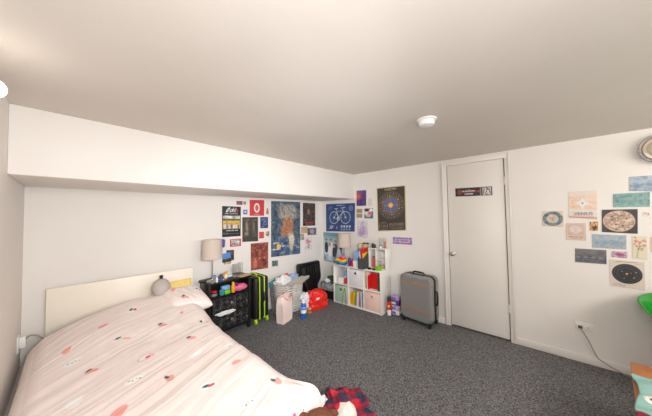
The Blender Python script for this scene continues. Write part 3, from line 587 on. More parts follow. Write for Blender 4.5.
def p_fl(P):
    P.c[:] = lin((228, 214, 186)); P.line(.3, .05, .5, .7, .02, (120, 130, 90)).line(.5, .7, .8, .85, .02, (120, 130, 90)).line(.4, .4, .75, .5, .015, (120, 130, 90))
    for x, y, r in ((.25, .78, .13), (.5, .72, .12), (.8, .6, .12), (.3, .55, .1), (.85, .78, .09), (.2, .93, .08)): P.ell(x, y, r, r*.45, (214, 96, 96)).ell(x+.03, y+.02, r*.5, r*.2, (240, 170, 160))
    for x, y in ((.55, .55), (.4, .45), (.65, .4), (.15, .65)): P.ell(x, y, .09, .03, (120, 150, 90), .5)
sheet('botanical_print', 'cream botanical print with red blossoms', 'right', [(-.625, 1.205), (-.702, 1.205), (-.696, 1.007), (-.619, 1.013)], p_fl, 'print', GG, 60)
def p_sol(P):
    P.c[:] = lin((220, 204, 190)); P.ell(.5, .52, .44, .36, (34, 34, 38)); 
    for r in (.38, .3, .24, .14, .09): P.ell(.5, .52, r, r*.82, (96, 92, 90), inner=.965)
    P.ell(.5, .52, .035, .03, (240, 180, 70)).ell(.62, .56, .02, .017, (190, 90, 70)).ell(.36, .6, .02, .017, (120, 150, 180)).ell(.7, .4, .025, .02, (170, 150, 120)).ell(.42, .36, .018, .015, (90, 130, 200)).ell(.76, .6, .018, .015, (190, 180, 170))
    P.text(.2, .8, .95, .03, (120, 104, 96), 3, .25); [P.text(.06, .44, .04+.025*k, .012, (150, 134, 124), k, .3) or P.text(.55, .94, .04+.025*k, .012, (150, 134, 124), k+9, .3) for k in range(5)]
    P.text(.05, .3, .9, .02, (150, 134, 124), 6, .3).text(.7, .95, .9, .02, (150, 134, 124), 7, .3)
sheet('solar_system_chart', 'beige chart with a black solar system disc, lowest in the gallery', 'right', [(-.491, .988), (-.68, .985), (-.677, .747), (-.487, .748)], p_sol, 'poster', GG, 90)
def p_pe(P): P.c[:] = lin((238, 200, 156)); P.mottle([(240, 204, 160), (226, 180, 140)], 4, 5, 3, .6)
sheet('peach_print', 'plain peach print cut by the right edge of the photo', 'right', [(-.72, 1.2), (-.766, 1.202), (-.761, 1.07), (-.716, 1.074)], p_pe, 'print', GG, 30)

# ------------------------------------------------------------------ bed
t = thing('bed', 'single bed with plain cream headboard against the back wall', 'bed', (.40, 1.9, 0))
MB().box((.012, 1.085, .424), (1.08, .03, .848), .004, rot=(0, 0, R(-4.2))).build('headboard', 'cream', t)
MB().box((0, 0, .2), (1.0, 1.94, .1), .01).build('frame', 'cream', t)
for sx in (-1, 1):
    for sy in (-1, 1): MB().box((sx*.46, sy*.93, .075), (.05, .05, .15), .004).build('leg', 'cream', t)
MB().box((0, 0, .35), (.98, 1.92, .2), .05, segs=4).build('mattress', 'mattress', t)

def fold(x, x0, x1, r):       # unrolled coordinate -> position and drop over the bed edge
    a = np.clip(x, x0+r, x1-r); d = x-a; s = np.sign(d); d = np.abs(d); q = r*math.pi/2
    th = np.minimum(d, q)/r
    return a+s*(r*np.sin(th)+np.maximum(d-q, 0)*.06), r*(1-np.cos(th))+np.maximum(d-q, 0)*.97
def fruit_paint(c, X, Y, items):
    def blob(cx, cy, rx, ry, ang, col, inner=None):
        nonlocal c
        dx, dy = X-cx, Y-cy; ca, sa = math.cos(ang), math.sin(ang)
        a, b = (dx*ca+dy*sa)/rx, (-dx*sa+dy*ca)/ry; b = b+.25*a*a-.12; d = np.sqrt(a*a+b*b)
        m = np.clip(.5+(1-d)/.12, 0, 1)
        if inner: m = m*np.clip(.5+(d-inner)/.12, 0, 1)
        c = c*(1-m[..., None])+lin(col)*m[..., None]
    PK, GN, WT, RD, GY = (247, 172, 160), (44, 92, 92), (250, 246, 242), (226, 84, 110), (110, 120, 116)
    for i, (k, x, y) in enumerate(items):
        an = .5+.9*math.sin(i*2.3)
        if k in ('w', 'wo', 'w0', 's', 'gp'):
            blob(x, y, .042, .030, an, WT)
            if k == 'wo': blob(x, y, .044, .032, an, (244, 176, 166), .82)
        if k in ('p', 'P', 'pl', 'ps', 'lp'):
            s = {'p': .031, 'P': .045, 'pl': .030, 'ps': .022, 'lp': .024}[k]; blob(x+(.03 if k == 'lp' else 0), y, s, s*(.62 if k != 'lp' else .35), an, PK)
        if k in ('pl', 'lp'): blob(x-.012, y+.026, .017, .010, an+.6, GN)
        if k in ('w', 'gp'): blob(x-.012, y+.006, .018, .010, an, GN)
        if k in ('w', 'wo', 'gp'): blob(x+.012, y-.004, .018, .011, an+.4, RD)
        if k == 's':
            for q in range(4): blob(x-.024+.016*q, y+.004*(-1)**q, .006, .0035, an+q, GY)
    return c
ITEMS = [('p', .175, 2.435), ('w', .365, 2.543), ('pl', .499, 2.203), ('ps', .663, 2.314), ('lp', .766, 2.102), ('pl', .61, 1.902), ('s', .142, 2.80), ('wo', .333, 1.866), ('s', .249, 1.673), ('pl', .385, 1.532), ('gp', .498, 1.295), ('w0', .557, 1.667), ('P', .161, 1.449), ('lp', .25, 2.189), ('p', -.005, 2.319), ('s', .024, 2.148), ('pl', .096, 1.955), ('w0', .025, 1.716), ('s', .764, 1.619), ('p', .695, 1.39), ('pl', .77, 1.069), ('s', .578, 1.048), ('wo', .715, .86),
         ('p', .02, 1.3), ('pl', .3, 1.2), ('w', .15, 1.0), ('p', .4, .95), ('gp', -.05, 1.05), ('p', -.32, 2.0), ('s', -.28, 2.5)]
def sm(a, b, x):
    q = np.clip((x-a)/(b-a), 0, 1); return q*q*(3-2*q)
def make_duvet():
    nx, ny = 270, 430
    A, B = np.meshgrid(np.linspace(-.47, 1.15, nx), np.linspace(.68, 2.93, ny))
    x, dx = fold(A, -.205, .885, .11); y, dy = fold(B, .875, 3.2, .09)
    wob = .02*np.sin(B*7+1)*sm(.9, 1.15, A)+.02*np.sin(A*9)*sm(.8, .6, B); x = x+wob*.6
    drop = np.where((dx > 0) & (dy > 0), np.sqrt(dx**2+dy**2), dx+dy)
    z = .50+.035*np.sin(np.clip((x+.15)/1.1, 0, 1)*math.pi)**.6
    z += .085*sm(1.95, 2.5, y)*sm(-.28, .15, x)+.06*np.exp(-((y-2.72)/.2)**2)*sm(.0, .4, x)       # pillows underneath
    z -= .06*sm(2.72, 2.93, y)
    z += .035*(fnoise(x*3+5, y*3, 3)-.5)
    # creases run across the bed, slightly diagonal, fanning out of the foot corner
    q = y-.45*x+.12*(fnoise(x*2, y*2, 8)-.5)
    z += .008*(fnoise(q*15, x*1.6+3, 4, 2)-.5)+.0035*(vnoise(q*52, x*3, 6)-.5)
    z += .02*(fnoise(x*7, y*7, 12)-.5)*np.exp(-((x-.55)/.3)**2-((y-2.1)/.25)**2)
    # bunched corner at the foot
    g = np.exp(-((A-.96)/.13)**2-((B-.91)/.12)**2); z += .03*g; x = x+.07*g; y = y+.02*g
    z += .025*g*np.sin((A*1.4+B)*40)
    z -= .07*np.exp(-((A-.99)/.13)**2-((B-.80)/.13)**2)
    zz = np.maximum(z-drop, .06+.02*np.sin(A*30)*np.sin(B*28))
    x = x-.045*np.exp(-((A-.98)/.09)**2-((B-1.03)/.035)**2)
    # side folds of the hanging cloth
    hang = sm(.08, .3, drop); x = x+hang*.012*np.sin(B*17+np.sin(B*5)*2)*np.sign(A-.4)*(dx > 0); y = y+hang*.012*np.sin(A*19)*(dy > 0)*-1
    x = np.maximum(x, XL+.028)
    co = np.stack([x, y, zz], -1).reshape(-1, 3)
    idx = np.arange(nx*ny).reshape(ny, nx); f = np.stack([idx[:-1, :-1], idx[:-1, 1:], idx[1:, 1:], idx[1:, :-1]], -1).reshape(-1, 4)
    base = np.array([.4, 1.75, 0.]); me = bpy.data.meshes.new('duvet'); me.from_pydata((co-base).tolist(), [], f.tolist())
    me.materials.append(M['cloth']); me.polygons.foreach_set('use_smooth', [True]*len(me.polygons))
    o = bpy.data.objects.new('duvet', me); C.objects.link(o); o.location = base
    c = np.zeros(A.shape+(3,)); c[:] = lin((248, 233, 227)); n = fnoise(A*5, B*5, 2)[..., None]; c *= .985+.03*n
    setcol(o, fruit_paint(c, A, B, ITEMS).reshape(-1, 3))
    md = o.modifiers.new('thickness', 'SOLIDIFY'); md.thickness = .014; md.offset = -1
    return tag(o, 'pale pink duvet with scattered fruit print spread over the bed', 'duvet')
make_duvet()
def make_pillow(loc, rot, d, mat_, name, label, fruits=None, seed=0):
    n = 70; U, V = np.meshgrid(np.linspace(-1, 1, n), np.linspace(-1, 1, n))
    e = (1-np.abs(U)**3.2)*(1-np.abs(V)**3.2); h = np.clip(e, 0, 1)**.42
    px = U*d[0]*(1-.07*(1-np.abs(V))*0-.06*np.abs(V)**2*0)*(1-.05*np.cos(V*math.pi/2)*np.abs(U)); py = V*d[1]*(1-.06*np.cos(U*math.pi/2)*np.abs(V))
    w = .012*(fnoise(U*4+9, V*4+seed, seed)-.5)+.008*(vnoise(U*9+V*3, V*2, seed+2)-.5)
    top = np.stack([px, py, h*d[2]+w*h], -1).reshape(-1, 3); bot = np.stack([px, py, -h*d[2]], -1).reshape(-1, 3)
    idx = np.arange(n*n).reshape(n, n); f = np.stack([idx[:-1, :-1], idx[:-1, 1:], idx[1:, 1:], idx[1:, :-1]], -1).reshape(-1, 4)
    me = bpy.data.meshes.new(name); me.from_pydata(np.vstack([top, bot]).tolist(), [], np.vstack([f, f[:, ::-1]+n*n]).tolist())
    b = bmesh.new(); b.from_mesh(me); bmesh.ops.remove_doubles(b, verts=b.verts, dist=1e-5); b.to_mesh(me); b.free()
    me.polygons.foreach_set('use_smooth', [True]*len(me.polygons)); me.materials.append(M[mat_])
    o = bpy.data.objects.new(name, me); C.objects.link(o); o.location = loc; o.rotation_euler = rot
    if fruits is not None:
        co = np.array([v.co[:] for v in me.vertices]); c = np.zeros((len(co), 3)); c[:] = lin((248, 233, 227)); setcol(o, fruit_paint(c, co[:, 0], co[:, 1], fruits))
    return tag(o, label, 'pillow')
make_pillow((.785, 2.62, .605), (R(14), R(6), R(4)), (.185, .20, .085), 'cloth', 'pillow', 'pink fruit print pillow at the nightstand end of the headboard', [('w', .11, .02), ('p', -.1, .08), ('pl', -.05, -.1)], 4)
make_pillow((.76, 2.865, .655), (R(62), 0, R(-4)), (.16, .10, .035), 'yellowcloth', 'cushion', 'yellow cushion showing between the pink pillow and the headboard', None, 7)
t = thing('plush_cushion', 'round grey plush with dark stem tip against the headboard', 'cushion', (.61, 2.76, .655))
MB().lathe([(0, 0), (.045, .002), (.07, .03), (.078, .07), (.075, .108), (.056, .142), (.03, .162), (.016, .168), (0, .169)], n=32).build('body', 'greyplush', t)
MB().lathe([(.014, .162), (.013, .182), (.018, .192), (.012, .20), (0, .20)], n=14).build('stem_tip', 'darktip', t)

# ------------------------------------------------------------------ nightstand and what is on it
NX, NY = 1.285, 2.862; NH = .69
_before = set(C.objects)
t = thing('nightstand', 'black nightstand with open shelf and two patterned drawers', 'nightstand', (NX, NY, 0))
wN, dN = .50, .36
MB().box((0, 0, NH-.0125), (wN+.02, dN+.02, .025), .004).build('top', 'black', t)
for s in (-1, 1): MB().box((s*(wN/2-.0125), 0, .365), (.025, dN, .60), .003).build('side_panel', 'black', t)
MB().box((0, dN/2-.006, .365), (wN-.05, .012, .60)).build('back_panel', 'black', t)
MB().box((0, 0, .505), (wN-.05, dN-.02, .02)).build('shelf', 'black', t)
MB().box((0, 0, .075), (wN-.05, dN-.02, .02)).box((0, -dN/2+.012, .285), (wN-.05, .02, .016)).build('bottom_rail', 'black', t)
for sx in (-1, 1):
    for sy in (-1, 1): MB().box((sx*(wN/2-.02), sy*(dN/2-.02), .035), (.04, .04, .07), .004).build('leg', 'black', t)
for z in (.185, .393):
    d = MB().box((0, -dN/2+.008, z), (wN-.06, .02, .19), .004).box((0, 0, z-.01), (wN-.08, dN-.06, .14)).build('drawer', 'black', t)
    n = 90; U, V = np.meshgrid(np.linspace(-1, 1, n*2), np.linspace(-1, 1, n//1))
    # carved scroll pattern on the drawer front
    pat = .005*np.sin(U*26+3*np.sin(V*9))*np.sin(V*12+3*np.sin(U*17))*(np.abs(U) < .95)*(np.abs(V) < .9)
    co = np.stack([U*(wN/2-.034), -dN/2-.0035+pat, z+V*.09], -1).reshape(-1, 3); idx = np.arange(U.size).reshape(U.shape)
    f = np.stack([idx[:-1, :-1], idx[:-1, 1:], idx[1:, 1:], idx[1:, :-1]], -1).reshape(-1, 4)
    me = bpy.data.meshes.new('carved_front'); me.from_pydata(co.tolist(), [], f.tolist()); me.materials.append(M['black']); me.polygons.foreach_set('use_smooth', [True]*len(f))
    o = bpy.data.objects.new('carved_front', me); C.objects.link(o); o.parent = d
    MB().lathe([(.008, 0), (.008, .012), (.017, .018), (.02, .026), (.015, .033), (0, .035)], (.0, -dN/2-.004, z+.01), 18, 0, Matrix.Rotation(R(90), 4, 'X')).build('knob', 'chrome', d)
MB()
single(MB().blob((0, 0, 0), (.105, .012, .022), .5, 3, 4), 'cloth_strip', 'whitecloth', 'white cloth strip hanging over the lower drawer of the nightstand', 'cloth', (1.215, 2.655, .302), R(-4))
def lamp(loc, label):
    t = thing('table_lamp', label, 'lamp', loc, group='matching drum shade table lamps')
    MB().lathe([(.07, 0), (.07, .008), (.06, .012), (.012, .016), (.008, .03)], n=32).build('base', 'chrome', t)
    MB().cyl((0, 0, .014), .0075, .33, 12).build('stem', 'chrome', t)
    MB().lathe([(.104, .27), (.112, .27), (.106, .495), (.103, .495), (.101, .493), (.107, .274)], n=48, cap=False).build('shade', 'shade', t)
    MB().cyl((0, 0, .335), .014, .045, 14).lathe([(.008, .38), (.028, .41), (.03, .44), (.018, .465), (0, .468)], n=16).build('bulb', 'white', t)
    return t
L1 = lamp((1.105, 2.80, NH), 'table lamp with taupe drum shade standing on the black nightstand')
def bottle(name, label, loc, r, h, body, cap, cat='bottle', neck=.4, capfrac=.18, group=None, labelband=None):
    t = thing(name, label, cat, loc, group=group); hb = h*(1-capfrac)
    MB().lathe([(r*.9, 0), (r, r*.15), (r, hb*.78), (r*.8, hb*.9), (r*neck, hb)], n=20).build('body', body, t)
    MB().lathe([(r*neck*1.1, hb-.002), (r*neck*1.1, h-.003), (r*neck*.9, h), (0, h)], n=16).build('cap', cap, t)
    if labelband: MB().lathe([(r*1.015, hb*.2), (r*1.015, hb*.68)], n=20, cap=False).build('label_band', labelband, t)
    return t
def jar(name, label, loc, r, h, body, lid=None, cat='jar', group=None, band=None):
    t = thing(name, label, cat, loc, group=group)
    MB().lathe([(r*.92, 0), (r, r*.2), (r, h*.76), (r*.85, h*.82)], n=20).build('body', body, t)
    MB().lathe([(r*.92, h*.8), (r*.92, h-.003), (r*.88, h), (0, h)], n=20).build('lid', lid or body, t)
    if band: MB().lathe([(r*1.02, h*.2), (r*1.02, h*.6)], n=20, cap=False).build('label_band', band, t)
    return t
def tumbler(label, loc, r, h, group=None):
    t = thing('drinking_glass', label, 'glass', loc, group=group)
    MB().lathe([(0, .001), (r*.85, .001), (r, h), (r*.93, h), (r*.78, .012), (0, .012)], n=24, cap=False).build('bowl', 'glass', t); return t
jar('yellow_jar', 'yellow jar with yellow lid near the glasses on the nightstand', (1.255, 2.78, NH), .021, .085, 'yellow', 'amber', band='white')
jar('dark_jar', 'small green-lidded brown jar left of the yellow jar', (1.205, 2.795, NH), .02, .06, 'brown', 'dgreen')
jar('blue_jar', 'small blue pot on the nightstand behind the lamp base', (1.155, 2.90, NH), .02, .05, 'sky', 'blue')
tumbler('tall clear drinking glass, left of the two on the nightstand', (1.375, 2.81, NH), .03, .155, 'clear glasses on the nightstand')
tumbler('tall clear drinking glass, right of the two on the nightstand', (1.445, 2.80, NH), .03, .165, 'clear glasses on the nightstand')
single(MB().blob((0, 0, .03), (.06, .045, .035), .5, 4, 3), 'tissue_pile', 'whitecloth', 'crumpled white tissue behind the yellow jar', 'tissue', (1.31, 2.90, NH-.003), flat0=True)
single(MB().box((0, 0, .006), (.16, .10, .012), .002), 'paper_card', 'tan', 'flat tan and yellow card at the right corner of the nightstand top', 'card', (1.465, 2.735, NH), R(8))
single(MB().box((0, 0, .0075), (.075, .15, .015), .004), 'phone', 'blackmatte', 'black phone lying on the left of the nightstand top', 'phone', (1.06, 2.90, NH), R(-60))
t = thing('trinket_tray', 'low round metal tray under the clutter beside the lamp base', 'tray', (1.20, 2.705, NH))
MB().lathe([(0, 0), (.03, 0), (.035, .014), (.032, .014), (.028, .003), (0, .003)], n=24, cap=False).build('dish', 'chrome', t)
single(MB().lathe([(.012, 0), (.012, .05), (.005, .055), (.005, .065), (0, .065)], n=14), 'lipstick', 'white', 'small white tube standing at the front of the nightstand top', 'tube', (1.125, 2.695, NH))
single(MB().box((0, 0, .012), (.045, .03, .024), .004), 'blue_box', 'blue', 'little bright blue box at the front edge of the nightstand top', 'box', (1.17, 2.70, NH), R(20))
# open shelf of the nightstand
SZ = .515
def nb(n, lab, x, y, d, m, c='box', rz=0, bev=.004): return single(MB().box((0, 0, d[2]/2), d, bev), n, m, lab, c, (x, y, SZ), R(rz))
jar('dark_tin', 'black tin with red lid, leftmost on the nightstand shelf', (1.10, 2.72, SZ), .035, .07, 'blackmatte', 'red', 'tin', band='mgrey')
single(MB().lathe([(.022, 0), (.03, .01), (.033, .055), (.03, .055), (.026, .012), (0, .01)], n=20, cap=False), 'teal_cup', 'teal', 'teal cup on the nightstand shelf', 'cup', (1.185, 2.71, SZ))
nb('pale_blue_pouch', 'pale blue box behind the teal cup on the nightstand shelf', 1.25, 2.79, (.1, .06, .09), 'sky', 'box', 5, .012)
nb('olive_tube', 'small green and yellow packet on the nightstand shelf', 1.245, 2.705, (.07, .04, .045), 'lgreen', 'packet', 8, .01)
bottle('yellow_bottle', 'amber bottle with yellow cap in the middle of the nightstand shelf', (1.318, 2.71, SZ), .025, .125, 'amber', 'yellow', neck=.55, capfrac=.25)
single(MB().blob((0, 0, .035), (.085, .045, .04), .25, 4, 6), 'pink_pouch', 'pink', 'pink cosmetics pouch at the right of the nightstand shelf', 'pouch', (1.42, 2.725, SZ+.001), R(6), flat0=True)
single(MB().blob((0, 0, .03), (.075, .04, .045), .3, 4, 9), 'dark_pink_pouch', 'magenta', 'dark magenta pouch behind the pink one on the nightstand shelf', 'pouch', (1.40, 2.83, SZ+.001), flat0=True)

# the nightstand is shallower and a little lower than its construction frame: fit it and what stands on it
for o in list(C.objects):
    if o in _before or o.parent: continue
    x, y, z = o.location
    if o.name == 'nightstand': o.scale = (1.04, .75, .957); o.location = (1.325, 2.907, 0)
    else: o.location = (1.325+(x-NX)*1.04, 2.907+(y-NY)*.75, z*.957)

# ------------------------------------------------------------------ black suitcase with lime trim
t = thing('suitcase', 'black suitcase with lime green zip lines beside the nightstand', 'suitcase', (1.735, 2.90, 0))
for s in (-1, 1):
    w = MB().box((s*.056, 0, .335), (.104, .32, .55), .035, segs=4)
    for k in range(5): w.box((s*.109, -.12+.06*k, .335), (.006, .025, .47), .003)
    w.build('shell', 'blackmatte', t)
    MB().box((s*.036, -.002, .335), (.016, .326, .556), .03, segs=4).build('zip_band', 'lime', t)
MB().box((0, 0, .335), (.02, .322, .552), .03).build('gusset', 'blackmatte', t)
MB().tube([(-.03, -.07, .615), (-.03, -.06, .64), (-.03, .06, .64), (-.03, .07, .615)], .009).build('top_handle', 'lime', t)
MB().tube([(.02, -.162, .28), (.02, -.179, .30), (.02, -.179, .40), (.02, -.162, .42)], .008).build('side_handle', 'blackmatte', t)
for sx in (-1, 1):
    for sy in (-1, 1):
        q = MB().box((sx*.085, sy*.135, .05), (.035, .04, .035), .008).build('wheel_fork', 'lime', t)
        MB().cyl((sx*.085-.012, sy*.14, .026), .026, .024, 18, bev=.004, m4=Matrix.Rotation(R(90), 4, 'Y')).build('wheel', 'lime', q)

# ------------------------------------------------------------------ laundry hamper, bags, bottles
HX, HY = 2.215, 2.83
def hamper_mesh():
    n, mh = 120, 60; w = MB(); vs = []; cols = []
    for j in range(mh):
        z = .42*j/(mh-1)
        for i in range(n):
            a = 2*math.pi*i/n; k = .86+.14*j/(mh-1)
            x = math.copysign(abs(math.cos(a))**.45, math.cos(a))*.235*k; y = math.copysign(abs(math.sin(a))**.45, math.sin(a))*.16*k
            vs.append((x, y, z+.02*math.sin(a*2+.5)*(j/(mh-1)))); q = i/n*60
            p = abs(((q+z*52) % 2)-1); p2 = abs(((q-z*52) % 2)-1)
            cols.append(lin((232, 227, 220)) if min(p, p2) < .34 else lin((128, 122, 116)))
    f = [(j*n+i, j*n+(i+1) % n, (j+1)*n+(i+1) % n, (j+1)*n+i) for j in range(mh-1) for i in range(n)]+[tuple(range(n))[::-1]]
    me = bpy.data.meshes.new('basket'); me.from_pydata(vs, [], f); me.materials.append(M['cloth']); me.polygons.foreach_set('use_smooth', [True]*len(f))
    o = bpy.data.objects.new('basket', me); C.objects.link(o); setcol(o, np.array(cols)); o.modifiers.new('wall', 'SOLIDIFY').thickness = .006
    return o
t = thing('laundry_hamper', 'grey lattice patterned fabric laundry basket full of clothes', 'basket', (HX, HY, 0), R(-12))
hamper_mesh().parent = t
w = MB(); w.tube([(math.copysign(abs(math.cos(a))**.45, math.cos(a))*.236, math.copysign(abs(math.sin(a))**.45, math.sin(a))*.161, .42+.02*math.sin(a*2+.5)) for a in [2*math.pi*k/48 for k in range(49)]], .007)
w.build('rim', 'greycloth', t)
GC = 'clothes in the laundry basket'
single(MB().blob((0, 0, .05), (.13, .09, .09), .35, 4, 2), 'white_shirt', 'whitecloth', 'crumpled white cloth bunched at the left of the laundry basket', 'clothes', (2.13, 2.80, .40), group=GC)
single(MB().blob((0, 0, .04), (.13, .08, .07), .35, 4, 5), 'blue_shirt', 'bluecloth', 'light blue cloth at the right end of the laundry basket', 'clothes', (2.33, 2.84, .40), group=GC)
single(MB().blob((0, 0, .04), (.05, .04, .05), .35, 4, 7), 'red_sock', 'redcloth', 'small coral red cloth on top of the laundry basket', 'clothes', (2.24, 2.87, .445), group=GC)
single(MB().blob((0, 0, 0), (.21, .05, .055), .3, 4, 11, rot=(0, R(-9), 0)), 'grey_towel', 'greycloth', 'grey towel draped along the front rim of the laundry basket', 'towel', (2.30, 2.70, .425), R(-10), group=GC)
single(MB().blob((0, 0, 0), (.09, .06, .06), .35, 4, 13), 'teal_shirt', 'teal', 'pale teal cloth at the left rim of the laundry basket, behind the white cloth', 'clothes', (2.06, 2.90, .41), group=GC)

t = thing('paper_bag', 'pale pink paper shopping bag with coral cord handles', 'bag', (1.965, 2.56, 0), R(16))
w = MB(); b = bmesh.new(); H = .345
lv = [(0, .1, .055), (.12, .105, .058), (.24, .11, .05), (H, .115, .036)]
rings = [[b.verts.new(p) for p in ((-x, -y, z), (0, -y*1.05, z), (x, -y, z), (x*(1-.16*z/H), 0, z), (x, y, z), (0, y, z), (-x, y, z), (-x*(1-.16*z/H), 0, z))] for z, x, y in lv]
for A_, B_ in zip(rings, rings[1:]):
    for k in range(8): b.faces.new((A_[k], A_[(k+1) % 8], B_[(k+1) % 8], B_[k]))
b.faces.new(rings[0][::-1]); w.merge(b)
o = w.build('bag_body', 'paperbag', t, sharp=20); o.modifiers.new('paper', 'SOLIDIFY').thickness = .002
for s in (-1, 1):
    MB().tube([(-.062, s*.046, H-.02), (-.066, s*.055, H+.0), (-.05, s*.075, H-.035), (-.02, s*.078, H-.05)] if s < 0 else [(-.05, s*.04, H-.01), (-.03, s*.04, H+.04), (.03, s*.04, H+.04), (.05, s*.04, H-.01)], .0055).build('handle', 'coral', t)
MB().tube([(.02, -.062, H-.03), (.05, -.078, H-.012), (.085, -.07, H-.02), (.1, -.05, H-.035)], .0055).build('handle', 'coral', t)

t = bottle('spray_cleaner_bottle', 'blue cleaning bottle with white cap standing on the carpet', (2.195, 2.43, 0), .04, .265, 'blue', 'white', neck=.62, capfrac=.2)
MB().lathe([(.0405, .075), (.0405, .12)], n=20, cap=False).build('label_band', 'white', t)
MB().lathe([(.0405, .135), (.0405, .16)], n=20, cap=False).build('label_stripe', 'sky', t)
jar('spice_jar', 'small clear jar with orange and green label right of the blue bottle', (2.335, 2.46, 0), .032, .085, 'brown', 'tan', band='orange')
def bag(name, label, m, loc, d, seed, knots, rz=0):
    t = thing(name, label, 'bag', loc, rz)
    MB().blob((0, 0, d[2]*.85), d, .24, 4.2, seed, 5, squash=.7).build('bag_body', m, t, flat0=True, sharp=0)
    for (x, y, z, a) in knots: MB().tube([(x-.05*math.cos(a), y, z-.06), (x-.02, y, z+.0), (x+.01, y, z+.03), (x+.03, y, z)], [.03, .016, .01, .005]).build('tied_handle', m, t)
    return t
bag('carrier_bag', 'crumpled red plastic carrier bag with white print', 'redbag', (2.57, 2.54, 0), (.165, .11, .145), 3, [(-.08, 0, .25, 0), (.08, 0, .255, 2)], R(-10))
rb = bpy.data.objects['carrier_bag']
# crumpled white logo print on the red bag: a small patch set on its surface
MB().blob((-.045, -.112, .17), (.03, .008, .022), .4, 6, 9).build('print_patch', 'whitebag', rb)
bag('plastic_bag', 'white translucent plastic bag between the basket and the red bag', 'whitebag', (2.375, 2.61, 0), (.075, .07, .14), 8, [(-.02, 0, .24, 0)])

# black moulded seat-back shaped case leaning in the corner
t = thing('moulded_case', 'glossy black moulded case standing against the wall in the corner', 'case', (2.80, 2.86, 0), R(-2))
lean = Matrix.Rotation(R(-6), 4, 'X')
poly = []
for cx, cz, a0 in ((.205, .575, 0), (-.205, .575, 90)):
    poly += [(cx+.04*math.cos(R(a0+15*k)), cz+.04*math.sin(R(a0+15*k))) for k in range(7)]
poly += [(-.245, .36), (-.235, .30), (-.15, .20), (-.14, 0), (.14, 0), (.15, .20), (.235, .30), (.245, .36)]
MB().prism(poly, .09, lean, 0, .015).build('shell', 'blackgloss', t)
inner = [(x*.8, .31+(z-.31)*.8) for x, z in poly]
MB().prism(inner, .02, lean @ Matrix.Translation((0, -.012, 0)), 0, .006).build('front_panel', 'blackmatte', t)
for x in (-.09, -.03, .03, .09):
    MB().tube([lean @ Vector(p) for p in ((x*.75, -.015, .08), (x, -.02, .3), (x*1.15, -.018, .54))], .014).build('rib', 'blackgloss', t)

# storage boxes beside the shelf
def opencrate(name, label, loc, d, m, cat='box', group=None, lid=False):
    t = thing(name, label, cat, loc, group=group); w, l, h = d; k = .006
    b = MB().box((0, 0, k/2), (w, l, k))
    for s in (-1, 1): b.box((s*(w/2-k/2), 0, h/2), (k, l, h), .002).box((0, s*(l/2-k/2), h/2), (w, k, h), .002)
    b.build('tub', m, t)
    MB().box((0, -l/2, h-.01), (w+.012, .012, .018), .004).box((0, l/2, h-.01), (w+.012, .012, .018), .004).box((w/2, 0, h-.01), (.012, l, .018), .004).box((-w/2, 0, h-.01), (.012, l, .018), .004).build('rim', m, t)
    return t
GX, GY = 3.085, 2.68
opencrate('black_storage_box', 'black storage box at the bottom of the stack beside the white shelf', (GX, GY, 0), (.23, .25, .13), 'blackmatte')
single(MB().box((0, 0, 0), (.05, .004, .05), .001), 'tag_card', 'white', 'small white card leaning on the black storage box', 'card', (3.01, 2.545, .026), R(4))
single(MB().box((0, 0, .05), (.19, .21, .1), .03), 'folded_cloth', 'blackmatte', 'black cloth filling the black storage box', 'cloth', (GX, GY, .01))
opencrate('clear_storage_tub', 'clear plastic tub in the middle of the stack beside the white shelf', (GX, GY, .135), (.24, .25, .13), 'clearplastic')
single(MB().blob((0, 0, .04), (.09, .09, .045), .15, 5, 3), 'white_cables', 'whitecloth', 'white cloth inside the clear plastic tub', 'clothes', (GX, GY, .145), flat0=True)
single(MB().blob((0, 0, .0), (.05, .03, .03), .3, 5, 3), 'purple_cloth', 'purple', 'purple cloth at the front of the clear plastic tub', 'clothes', (3.03, 2.60, .235))
single(MB().blob((0, 0, .03), (.10, .10, .05), .5, 6, 6), 'green_cloth', 'dgreen', 'olive green cloth heaped on top of the clear plastic tub', 'clothes', (3.12, 2.68, .266), flat0=True)
single(MB().blob((0, 0, .03), (.04, .05, .035), .4, 6, 8), 'white_cloth', 'whitecloth', 'white cloth at the left of the clear plastic tub top', 'clothes', (2.995, 2.70, .266), flat0=True)
single(MB().lathe([(.02, 0), (.022, .04), (.014, .05), (.012, .075), (0, .076)], n=16), 'blue_bottle_cap', 'blue', 'small blue bottle standing on the olive green cloth', 'bottle', (3.175, 2.63, .315))

# ------------------------------------------------------------------ white cube shelf, local x runs to the right along the wall
SX, SY, SRZ = 3.082, 2.062, R(-88.2)
KX, KY = .934, 1.12
def S_(x, y, z=0):       # shelf-local to room coordinates
    x *= KX; y *= KY
    return (SX+x*math.cos(SRZ)-y*math.sin(SRZ), SY+x*math.sin(SRZ)+y*math.cos(SRZ), z)
t = thing('cube_shelf', 'white six-cube shelf unit along the right wall', 'shelf', (SX, SY, 0), SRZ); t.scale = (KX, KY, 1)
SW, SD, SH, th = .91, .29, .615, .016
MB().box((0, 0, SH-th/2), (SW, SD, th), .002).build('top_panel', 'whitelam', t)
MB().box((0, 0, th/2+.012), (SW-.032, SD, th), .002).box((0, .0, .006), (SW-.032, SD-.03, .012)).build('bottom_panel', 'whitelam', t)
for s in (-1, 1): MB().box((s*(SW/2-th/2), 0, (SH-th)/2), (th, SD, SH-th), .002).build('side_panel', 'whitelam', t)
for s in (-1, 1): MB().box((s*.148, 0, SH/2), (th, SD-.004, SH-.05), .001).build('divider', 'whitelam', t)
MB().box((0, 0, .315), (SW-.032, SD-.006, th), .001).build('middle_shelf', 'whitelam', t)
MB().box((0, SD/2-.003, SH/2), (SW-.02, .005, SH-.02)).build('back_panel', 'whitelam', t)
CX = (-.297, 0, .297); Z0, Z1 = .0285, .3235
